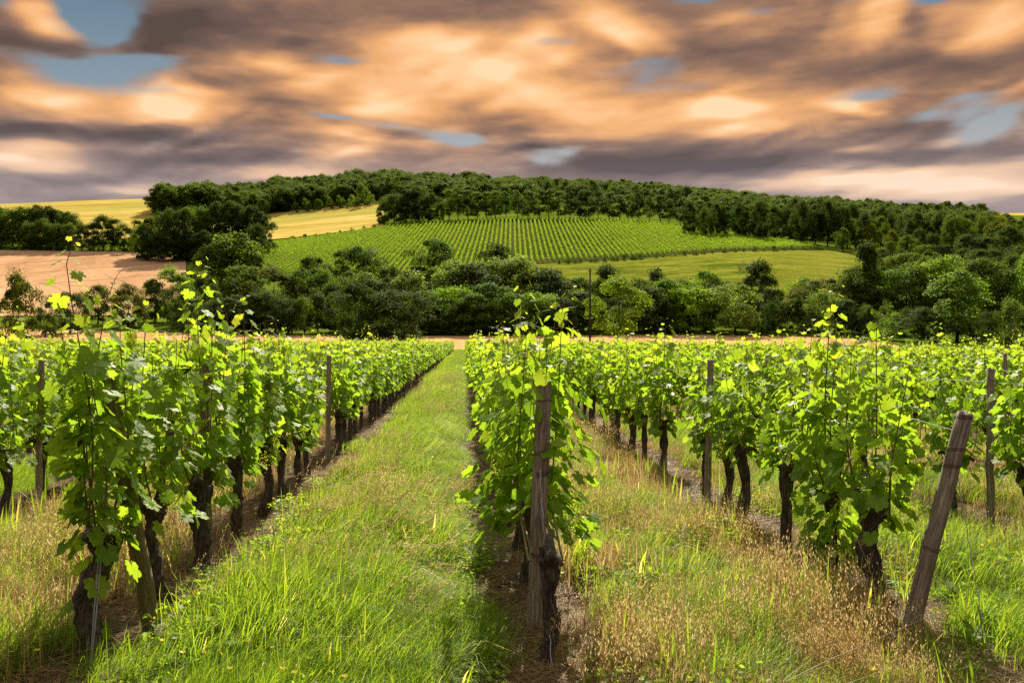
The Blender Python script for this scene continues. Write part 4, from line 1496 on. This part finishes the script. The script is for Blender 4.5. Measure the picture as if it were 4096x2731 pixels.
def build_posts():
    g0 = lambda u, D: np.array(pu(u, D))
    # central end post
    D = 5.06
    post('vine_post', g0(535, D), pix(544.5, 381, D), .044, M['post_wood'], 'weathered grey end post with wire loops in the centre', [(.42, 2), (.86, 3), (.98, 2), (1.27, 1)], rough=.06)
    # leaning right post
    D = 5.12
    post('vine_post', g0(911, 5.12), pix(965, 413, 5.12), .047, M['post_wood'], 'thick brown end post leaning to the right with wire loops', [(.45, 2), (.93, 2), (1.02, 2), (1.2, 2)], rough=.05)
    # left post: dark top, mossy lower half, leaning left
    post('vine_post', g0(153, 5.0), pix(106, 366, 4.8), .045, M['post_green'], 'mossy green end post leaning left inside the first left vine', [(.75, 2)], rough=.04)
    # posts along the rows
    lst = [(-1.84, 6.55, 1.45, 'upright grey post between the second and third left vines'), (2.44, 9.15, 1.42, 'slender grey post by the alley side of the right row'),
           (2.44, 14.8, 1.42, 'grey post farther along the right row'), (2.44, 20.4, 1.42, 'small grey post deep in the right row'), (4.36, 7.55, 1.38, 'grey post in the second right row behind the leaning post'),
           (4.36, 13.0, 1.4, 'grey post farther along the second right row'), (6.39, 10.2, 1.4, 'grey post in the third right row'), (6.39, 15.8, 1.4, 'grey post deep in the third right row'),
           (-4.2, 9.0, 1.42, 'dark post in the second left row'), (-1.84, 12.3, 1.42, 'dark post farther along the left row'), (.42, 12.0, 1.4, 'post hidden among leaves in the central row'), (8.42, 14.1, 1.42, 'grey post in the fourth right row')]
    for (x, D, h, lab) in lst:
        p = np.array(wpos(x, D))
        post('vine_post', p, p + np.array([rnd.uniform(-.04, .04), rnd.uniform(-.04, .04), h]), .031, M['post_wood'], lab, [(h - .1, 1)] if D < 10 else (), 'posts along the vine rows')


def wire(path, r, mat, label, name='trellis_wire', cat='wire', group=None, sides=4):
    P = np.asarray(path, float)
    g = Geo()
    add_tube(g, P - P[0], r, sides, .5, cap=False)
    o = link(name, g.mesh(name, mat), loc=tuple(P[0]), label=label, category=cat)
    if group:
        o['group'] = group
    return o


def build_wires():
    for x in (-4.2, -1.84, .42, 2.44, 4.36, 6.39):
        rn = ROWNAME.get(x, 'third row right of the central post')
        D0 = {-4.2: 6.3, -1.84: 4.9, .42: 5.1, 2.44: 5.2, 4.36: 6.0, 6.39: 8.5}[x]
        for h, nm in ((.62, 'lowest'), (.98, 'middle'), (1.28, 'top')):
            Ds = np.arange(D0, 46, 1.4)
            P = []
            for D in Ds:
                p = np.array(wpos(x, D)); P.append(p + [0, 0, h - .02 * math.sin((D - D0) / 5.6 * math.pi) ** 2])
            if x == 2.44:
                P[0] = np.array(pix(955, 430 + (1.28 - h) * 175, 5.14))
            wire(P, .0019, M['rust_wire'] if h < 1 else M['wire'], nm + ' trellis wire of the ' + rn, group='trellis wires')
    # guy wires to ground anchors at the row ends
    a = pix(107, 478, 4.55); b = pix(90, 640, 4.35)
    b[2] = gz(b[0], b[1]) + .02
    t = np.linspace(0, 1, 30)[:, None]
    P = a + (b - a) * t
    g = Geo()
    for s in (-1, 1):
        off = np.array([s * .006, 0, 0]) * np.sin(t * math.pi) ** .5
        add_tube(g, P + off - P[0], .0032, 5, .5, cap=False)
    link('guy_wire', g.mesh('guy_wire', M['wire']), loc=tuple(P[0]), label='doubled steel guy wire running to the ground before the first left vine', category='wire', group='guy wires')
    a = pix(540, 470, 4.98); b = np.array(pu(552, 4.42))
    P = a + (b - a) * t
    P[:, 0] += .004 * np.sin(t[:, 0] * 60)
    wire(P, .0028, M['wire'], 'steel guy wire hanging beside the central post and trunk', 'guy_wire', group='guy wires')
    a = pix(958, 478, 5.1); b = np.array(pu(990, 4.5))
    P = a + (b - a) * t
    P[:, 0] += .004 * np.sin(t[:, 0] * 50)
    wire(P, .0028, M['wire'], 'twisted steel guy wire running from the leaning right post', 'guy_wire', group='guy wires')


def build_pole():
    x, y, z = pu(590, 128)
    H = vtop(590, 128, 268)
    o = link('utility_pole', None, loc=(x, y, z), label='tall slender wooden utility pole left of the lone bright tree', category='utility pole')
    g = Geo()
    add_tube(g, [(0, 0, -.3), (.02, 0, H * .5), (0, 0, H)], [.17, .14, .11], 10, .5, lump=.02)
    link('shaft', g.mesh('shaft', M['pole_wood']), o)
    g = Geo()
    add_tube(g, [(-.32, 0, H - .35), (0, -.02, H - .35), (.32, 0, H - .35)], .05, 6, .5)
    arm = link('crossarm', g.mesh('crossarm', M['pole_wood']), o)
    for dx in (-.28, 0, .28):
        g = Geo()
        add_tube(g, [(dx, 0, H - .3 + (.3 if dx == 0 else 0)), (dx, 0, H - .12 + (.3 if dx == 0 else 0))], [.05, .03], 7, .5)
        link('insulator', g.mesh('insulator', M['ceramic']), arm)
    for i, dx in enumerate((-.28, 0, .28)):
        a = np.array([x + dx, y, z + H - .1 + (.3 if dx == 0 else 0)])
        b = np.array(pix(40, 282, 210)) + [dx, 0, 0]
        c = np.array(pix(1250, 285, 190)) + [dx, 0, 0]
        t = np.linspace(0, 1, 25)[:, None]
        for e, lab in ((b, 'leftward'), (c, 'rightward')):
            P = a + (e - a) * t
            P[:, 2] -= 2.6 * (4 * t * (1 - t))[:, 0]
            wire(P, .012, M['rust_wire'], '%s power line %s from the utility pole' % (('left', 'middle', 'right')[i], lab), 'power_line', 'power line', 'power lines', 3)


build_posts()
build_wires()
build_pole()


# ------------------------------------------------------------------ grass and weeds
def blade_set(n, hmin, hmax, w, spread, lean, seed, tint, tsd, droop=.5, segs=3, wind=0.0, flat=0.0):
    """n curved tapering blades rooted round the origin"""
    r_ = np.random.default_rng(seed)
    g = Geo()
    for _ in range(n):
        h = r_.uniform(hmin, hmax)
        a = r_.uniform(0, 6.283)
        root = np.array([r_.normal() * spread, r_.normal() * spread, -.01])
        d = np.array([math.cos(a), math.sin(a), 0]) * abs(r_.normal()) * lean + np.array([wind, 0, 0])
        t = np.linspace(0, 1, segs + 1)
        up = h * (1 - flat) * (t - droop * .35 * t ** 3 * np.linalg.norm(d) / .5)
        P = root + np.outer(t ** 1.7 * h, d) + np.stack([0 * t, 0 * t, np.maximum(up, .004 + 0 * t)], 1)
        b = np.array([-math.sin(a + r_.normal() * .7), math.cos(a + r_.normal() * .7), 0])
        ww = w * r_.uniform(.6, 1.3) * np.array([1, .9, .6] if segs == 3 else [1, .7])[:, None] / 2
        Lf = P[:-1] + b * ww; Rt = P[:-1] - b * ww
        V = np.empty((2 * segs + 1, 3)); V[0:2 * segs:2] = Lf; V[1:2 * segs:2] = Rt; V[-1] = P[-1]
        Q = [(2 * i, 2 * i + 1, 2 * i + 3, 2 * i + 2) for i in range(segs - 1)]
        tn = np.clip(r_.normal(tint, tsd), 0, 1)
        n0 = g.n
        g.add(V, np.array(Q), tn)
        e = 2 * segs
        g.f.setdefault(3, []).append(np.array([(e - 2, e - 1, e)]) + n0)
        g.t.setdefault(3, []).append(np.array([tn])); g.m.setdefault(3, []).append(np.array([0]))
    return g


def stem_set(n, hmin, hmax, seed, tint, kind, wind=.0, m=0):
    """flowering stems: kind 'plume' soft seed head, 'oat' hanging spikelets"""
    r_ = np.random.default_rng(seed)
    g = Geo()
    for _ in range(n):
        h = r_.uniform(hmin, hmax)
        a = r_.uniform(0, 6.283)
        d = np.array([math.cos(a), math.sin(a), 0]) * r_.uniform(.05, .35) + np.array([wind * r_.uniform(.4, 1.2), 0, 0])
        root = np.array([r_.normal() * .05, r_.normal() * .05, 0])
        t = np.linspace(0, 1, 7)
        P = root + np.outer(t ** 2.1 * h, d) + np.stack([0 * t, 0 * t, h * (t - .25 * t ** 3.2 * min(1.3, np.linalg.norm(d) * 1.8))], 1)
        add_tube(g, P, np.linspace(.0013, .0007, 7), 3, np.clip(tint + r_.normal() * .08, 0, 1), m, cap=False)
        k = 14 if kind == 'plume' else 8
        f = r_.uniform(.72, 1.0, k)
        C = np.stack([np.interp(f, t, P[:, c]) for c in range(3)], 1)
        if kind == 'plume':
            C += r_.normal(size=(k, 3)) * .005
            dirn = (P[-1] - P[-2]) / np.linalg.norm(P[-1] - P[-2]) + r_.normal(size=(k, 3)) * .35
            L = r_.uniform(.010, .018, k); wd = .0018
        else:
            C += r_.normal(size=(k, 3)) * np.array([.020, .020, .008])
            C[:, 2] -= .015
            dirn = np.array([0, 0, -1.0]) + r_.normal(size=(k, 3)) * .25
            L = r_.uniform(.011, .018, k); wd = .0026
        dirn /= np.linalg.norm(dirn, axis=1)[:, None]
        sd = np.cross(dirn, r_.normal(size=(k, 3))); sd /= np.linalg.norm(sd, axis=1)[:, None]
        V = np.stack([C, C + dirn * L[:, None] * .5 + sd * wd, C + dirn * L[:, None], C + dirn * L[:, None] * .5 - sd * wd], 1).reshape(-1, 3)
        g.add(V, np.arange(4 * k).reshape(k, 4), np.clip(tint + .08 + r_.normal(size=k) * .1, 0, 1), m)
    return g


def clover_set(n, seed):
    r_ = np.random.default_rng(seed)
    g = Geo()
    for _ in range(n):
        c = np.array([r_.normal() * .06, r_.normal() * .06, r_.uniform(.02, .10)])
        for k in range(3):
            a = k * 2.09 + r_.uniform(0, .6)
            P = c + np.array([math.cos(a), math.sin(a), .1]) * .009
            V, F = leaf_quads(P[None], np.array([[r_.normal() * .3, r_.normal() * .3, 1.0]]), np.array([r_.uniform(.008, .013)]), r_, 1.3)
            g.add(V, F, np.clip(r_.normal(.48, .12), 0, .8), 0)
    k = 1
    P = np.stack([r_.normal(size=k) * .06, r_.normal(size=k) * .06, r_.uniform(.08, .13, k)], 1)
    V, F = leaf_quads(P, r_.normal(size=(k, 3)), np.full(k, .0055), r_, 1.5)
    g.add(V, F, .5, 1)
    return g


def points(x0, x1, D0, D1, n, fall=1.0):
    """random points in row-aligned strip, denser towards the camera"""
    t = rng.uniform(0, 1, n)
    if fall == 0:
        D = D0 + (D1 - D0) * t
    else:
        D = (D0 ** (1 - fall) + t * (D1 ** (1 - fall) - D0 ** (1 - fall))) ** (1 / (1 - fall)) if fall != 1 else D0 * (D1 / D0) ** t
    x = rng.uniform(x0, x1, n)
    return x, D


def tile(srcs, k, rad, seed, turn=True):
    """a patch of k tufts on a disc"""
    r_ = np.random.default_rng(seed)
    g = Geo()
    for _ in range(k):
        s = srcs[r_.integers(0, len(srcs))]
        a = r_.uniform(0, 6.283) if turn else r_.normal() * .4
        c, sn = math.cos(a), math.sin(a)
        q = rad * math.sqrt(r_.uniform(0, 1)); b = r_.uniform(0, 6.283)
        off = np.array([math.cos(b) * q, math.sin(b) * q, 0])
        Rm = np.array([[c, -sn, 0], [sn, c, 0], [0, 0, 1]]) * r_.uniform(.75, 1.2)
        n0 = g.n
        V = np.concatenate(s.v) @ Rm.T + off
        g.v.append(V); g.n += len(V)
        for key in s.f:
            g.f.setdefault(key, []).append(np.concatenate(s.f[key]) + n0)
            g.t.setdefault(key, []).append(np.concatenate(s.t[key]) + r_.normal() * .05)
            g.m.setdefault(key, []).append(np.concatenate(s.m[key]))
    return g


def place(name, srcs, mats, strips, label, smin=.8, smax=1.25, grow=.0, mod=None, lean=None, k=10, rad=.24):
    if k > 1:
        srcs = [tile(srcs, k, rad, 900 + i, lean is None) for i in range(6)]
        strips = [(a, b, c, d, max(3, int(n / k)), f) for (a, b, c, d, n, f) in strips]
    meshes = [g.mesh(name + '_tuft', mats) for g in srcs]
    X, DD = [], []
    for (x0, x1, D0, D1, n, fall) in strips:
        a, b = points(x0, x1, D0, D1, n, fall)
        X.append(a); DD.append(b)
    x = np.concatenate(X); D = np.concatenate(DD)
    y = (D - x * FW[0]) / FW[1]
    Xc, _ = to_cam(x, y)
    keep = np.abs(Xc) < D * 512 / FPX + 1.0
    if mod is not None:
        keep &= mod(x, y, D)
    x, y, D = x[keep], y[keep], D[keep]
    n = len(x)
    s = rng.uniform(smin, smax, n) * (1 + grow * np.clip((D - 12) / 25, 0, 2.0))
    s = s * (1 + .5 * vnoise(x, y, 3.1, 5))
    rot = np.stack([rng.normal(size=n) * .08, rng.normal(size=n) * .08, rng.uniform(0, 6.283, n) if lean is None else rng.normal(lean, .45, n)], 1)
    pts = np.stack([x, y, gz(x, y)], 1)
    return scatter(name, meshes, pts, rot, np.stack([s, s, s * rng.uniform(.8, 1.2, n)], 1), rng.integers(0, len(meshes), n), label)


def vnoise(x, y, sc, seed=0):
    """cheap smooth value noise for patchiness"""
    return (np.sin(x * sc * 1.3 + seed) + np.sin(y * sc * 1.1 + seed * 2.1 + np.sin(x * sc * .7) * 1.5) + np.sin((x + y) * sc * .8 + seed * .7)) / 3


def build_grass():
    ROWX = np.array(ROWS)
    drow = lambda x: np.min(np.abs(x[:, None] - ROWX[None]), 1)
    # lush grass of the middle alley
    g1 = [blade_set(46, .10, .33, .0042, .055, .55, 600 + i, .44, .18, wind=.42, droop=1.1) for i in range(5)]
    place('green_grass', g1, [M['grass']],
          [(-1.6, .0, 3.9, 26, 9500, 1.2), (-1.5, .1, 22, 150, 9000, 1.0), (-1.9, -1.2, 3.9, 30, 700, 1), (2.7, 4.2, 4.5, 30, 6000, 1.1), (4.6, 10, 5, 30, 9000, 1.0), (-8, -2.6, 5.5, 30, 7000, 1.0), (.8, 2.2, 4.0, 30, 3000, 1.1),
           (-.1, .9, 3.9, 9, 260, 1), (1.0, 3.2, 3.8, 5.2, 900, 1), (-2.6, -.4, 3.7, 4.7, 900, 1)],
          'lush green grass of the alleys between the vine rows', .7, 1.15, .3, lean=0.0,
          mod=lambda x, y, D: (drow(x) > .56 + .14 * vnoise(x, y, 3)) | (rng.uniform(0, 1, len(x)) < .035))
    # long arching grass with pale seed heads, leaning right
    g2 = [stem_set(6, .26, .48, 620 + i, .92, 'plume', wind=.6) for i in range(5)]
    place('seeding_grass', g2, [M['straw']], [(-1.25, -.15, 4.6, 30, 300, 1.1), (-1.3, -.1, 18, 140, 420, 1), (-.9, 0, 4.2, 9, 60, 1), (-1.4, -1.0, 5, 14, 140, 1)],
          'long arching grass stems with pale seed heads in the middle alley', .75, 1.15, .1, lean=0.0, k=5, rad=.3)
    # tussocks of long grass bent over to the right
    g8 = [blade_set(80, .22, .48, .0045, .06, .45, 740 + i, .52, .2, wind=.6, droop=1.3) for i in range(4)]
    place('grass_tussocks', g8, [M['grass']], [(-1.2, -.1, 4.2, 16, 420, 1.1), (-1.2, -.1, 14, 60, 300, 1), (2.8, 4.1, 5, 14, 60, 1), (-3.6, -2.6, 6, 14, 40, 1)],
          'tussocks of long grass bent over in the middle alley', .7, 1.1, .1, lean=0.0, k=1)
    # clover and small herbs
    g3 = [clover_set(26, 640 + i) for i in range(4)]
    place('clover', g3, [M['grass'], M['yellow_petal']], [(-1.7, .1, 3.8, 12, 2600, 1.3), (.7, 2.2, 3.8, 8, 500, 1), (-2.2, -1.2, 3.8, 9, 400, 1), (2.5, 4.5, 4.4, 9, 900, 1)],
          'low clover and small herbs with tiny yellow flowers', .8, 1.4, .3, mod=lambda x, y, D: (drow(x) > .42))
    # dry oats and yellowed grass right of the central row and far left
    g4 = [stem_set(8, .18, .38, 660 + i, .88, 'oat', wind=.0) for i in range(5)]
    place('dry_oats', g4, [M['straw']], [(.75, 2.15, 4.0, 30, 1700, 1.15), (-4.0, -2.25, 4.6, 14, 900, 1.1), (.9, 2.2, 20, 120, 600, 1), (2.7, 4.2, 6.5, 24, 300, 1), (4.7, 10, 7, 26, 700, 1)],
          'dry golden wild oats standing in the side alleys', .75, 1.2, .3,
          mod=lambda x, y, D: (vnoise(x, y, 1.7, 2) > -.35) & (drow(x) > .38))
    g5 = [blade_set(36, .07, .25, .0038, .06, .5, 680 + i, .64, .26, droop=.8) for i in range(4)]
    place('yellowed_grass', g5, [M['straw']], [(.7, 2.25, 3.8, 30, 3300, 1.2), (-4.1, -2.1, 4.3, 24, 2600, 1.1), (.8, 2.2, 20, 140, 2500, 1), (2.7, 4.2, 6, 26, 1400, 1), (4.7, 10, 6, 26, 3000, 1)],
          'yellowed dry grass blades of the side alleys', .75, 1.2, .4, mod=lambda x, y, D: (drow(x) > .42 + .12 * vnoise(x, y, 4, 1)))
    # straw and dead stalks lying on the soil under the vines
    g6 = [blade_set(24, .06, .24, .0035, .10, 1.5, 700 + i, .45, .22, droop=.2, segs=2, flat=.86) for i in range(4)]
    strips = []
    for x in (-4.2, -1.84, .42, 2.44, 4.36):
        strips.append((x - .5, x + .5, 3.8, 22, 2200 if abs(x) < 3 else 800, 1.1))
    strips += [(.6, 2.3, 3.8, 16, 1500, 1.1), (-4, -2.1, 4.2, 16, 1300, 1.1)]
    place('straw_litter', g6, [M['straw']], strips, 'straw and dead stalks strewn on the soil under the vines', .8, 1.3, rad=.2)
    # broad fresh blades scattered in the dry alley
    g7 = [blade_set(4, .14, .32, .010, .03, .3, 720 + i, .6, .12) for i in range(4)]
    place('broad_grass', g7, [M['grass']], [(.7, 2.3, 3.8, 12, 330, 1.1), (-4, -2.0, 4.2, 12, 300, 1), (2.6, 4.5, 4.4, 10, 260, 1), (-1.6, 0, 4, 9, 200, 1)], 'broad fresh grass blades scattered among the dry grass', .8, 1.2, k=1)


def build_flowers():
    # buttercups
    spots = [(286, 620), (301, 633), (273, 647), (310, 658), (283, 668), (322, 612), (249, 641), (338, 650), (295, 672), (183, 652), (163, 640), (37, 650), (262, 598), (317, 585), (345, 676), (230, 668), (356, 630), (872, 669)]
    for i, (u, v) in enumerate(spots):
        D = FPX * (EYE - .16) / (v - HORI)
        p = pix(u, v, D)
        gzv = float(gz(p[0], p[1]))
        h = p[2] - gzv
        o = link('buttercup', None, loc=(p[0], p[1], gzv), rot=(0, 0, i), label='small yellow buttercup in the foreground grass', category='flower', group='buttercups in the foreground grass')
        g = Geo(); add_tube(g, [(0, 0, 0), (.006, 0, h * .5), (0, 0, h)], .0013, 4, .5, cap=False)
        link('stem', g.mesh('stem', M['grass']), o)
        for k in range(5):
            a = k * 1.2566
            g = Geo()
            c, s = math.cos(a), math.sin(a)
            pts = np.array([(0, 0, 0), (.006, -.007, .003), (.014, -.005, .008), (.014, .005, .008), (.006, .007, .003)])
            pts = np.stack([pts[:, 0] * c - pts[:, 1] * s, pts[:, 0] * s + pts[:, 1] * c, pts[:, 2]], 1)
            g.add(pts, np.array([[0, 1, 2, 3, 4]]), .5)
            link('petal', g.mesh('petal', M['yellow_petal']), o, loc=(0, 0, h))
    # dandelion clocks
    r_ = np.random.default_rng(3)
    for i, (u, v, D, rad, lab) in enumerate([(162, 629, 4.75, .036, 'fluffy dandelion seed head by the mossy left post'), (488, 420, 17.5, .04, 'white dandelion seed head deep in the grass alley'), (448, 421, 17, .04, 'pale dandelion seed head by the left row in the alley')]):
        p = pix(u, v, D)
        gzv = float(gz(p[0], p[1]))
        h = p[2] - gzv
        o = link('dandelion_clock', None, loc=(p[0], p[1], gzv), label=lab, category='dandelion', group='dandelion seed heads')
        g = Geo(); add_tube(g, [(0, 0, 0), (.004, 0, h * .5), (0, 0, h)], .002, 5, .6, cap=False)
        link('stem', g.mesh('stem', M['grass']), o)
        g = Geo()
        d = r_.normal(size=(260, 3)); d /= np.linalg.norm(d, axis=1)[:, None]
        V, F = leaf_quads(d * rad * r_.uniform(.75, 1, size=(260, 1)), d, np.full(260, rad * .16), r_, .8)
        g.add(V, F, .5)
        for q in d[:120]:
            V, F, _ = tube([q * .002, q * rad], [.0003, .0003], 3, cap=False)
            g.add(V, F, .5)
        link('seed_ball', g.mesh('seed_ball', M['white_fluff']), o, loc=(0, 0, h))
    # broad-leaved weeds at the lower right
    for i, (u, D) in enumerate([(985, 5.0), (1005, 5.3), (1012, 4.9), (950, 5.6), (880, 5.7), (975, 4.7)]):
        x, y, z = pu(u, D)
        o = link('weed', None, loc=(x, y, z), label=ORD[i] + ' low dark leafy weed near the leaning right post', category='weed', group='leafy weeds near the leaning right post')
        for k in range(14):
            a = r_.uniform(0, 6.28); e = r_.uniform(.1, .9); L = r_.uniform(.07, .15)
            d = np.array([math.cos(a) * math.cos(e), math.sin(a) * math.cos(e), math.sin(e)])
            sd = np.array([-math.sin(a), math.cos(a), 0]) * L * .22
            b = np.array([0, 0, r_.uniform(0, .10)])
            V = np.array([b, b + d * L * .4 + sd, b + d * L * .75 + sd * .8 + [0, 0, -.005], b + d * L + [0, 0, -.02], b + d * L * .75 - sd * .8 + [0, 0, -.005], b + d * L * .4 - sd])
            link('leaf', mesh_np('leaf', V, np.array([[0, 1, 2, 3, 4, 5]]), M['grass'], tint=[r_.uniform(.1, .45)]), o)
    # stones on the bare soil
    for i, (u, D) in enumerate([(840, 4.7), (846, 4.75), (990, 4.55), (905, 4.5), (305, 6.3), (258, 5.6), (178, 4.6), (1002, 4.65), (960, 4.62)]):
        x, y, z = pu(u, D)
        V = r_.normal(size=(14, 3)); V /= np.linalg.norm(V, axis=1)[:, None]
        import bmesh
        bm = bmesh.new()
        for q in V:
            bm.verts.new(q * np.array([.022, .017, .011]) * r_.uniform(.8, 1.1))
        bmesh.ops.convex_hull(bm, input=bm.verts)
        me = bpy.data.meshes.new('stone'); bm.to_mesh(me); bm.free()
        me.materials.append(M['stone'])
        link('stone', me, loc=(x, y, z + .008), rot=(0, 0, i), scale=r_.uniform(.6, 1.3), label='small pale pebble on the bare soil under the vines', category='stone', group='pebbles on the bare soil')


M['stone'] = mat_plain('pebble', (.34, .29, .24), .8, .2)
build_grass()
build_flowers()
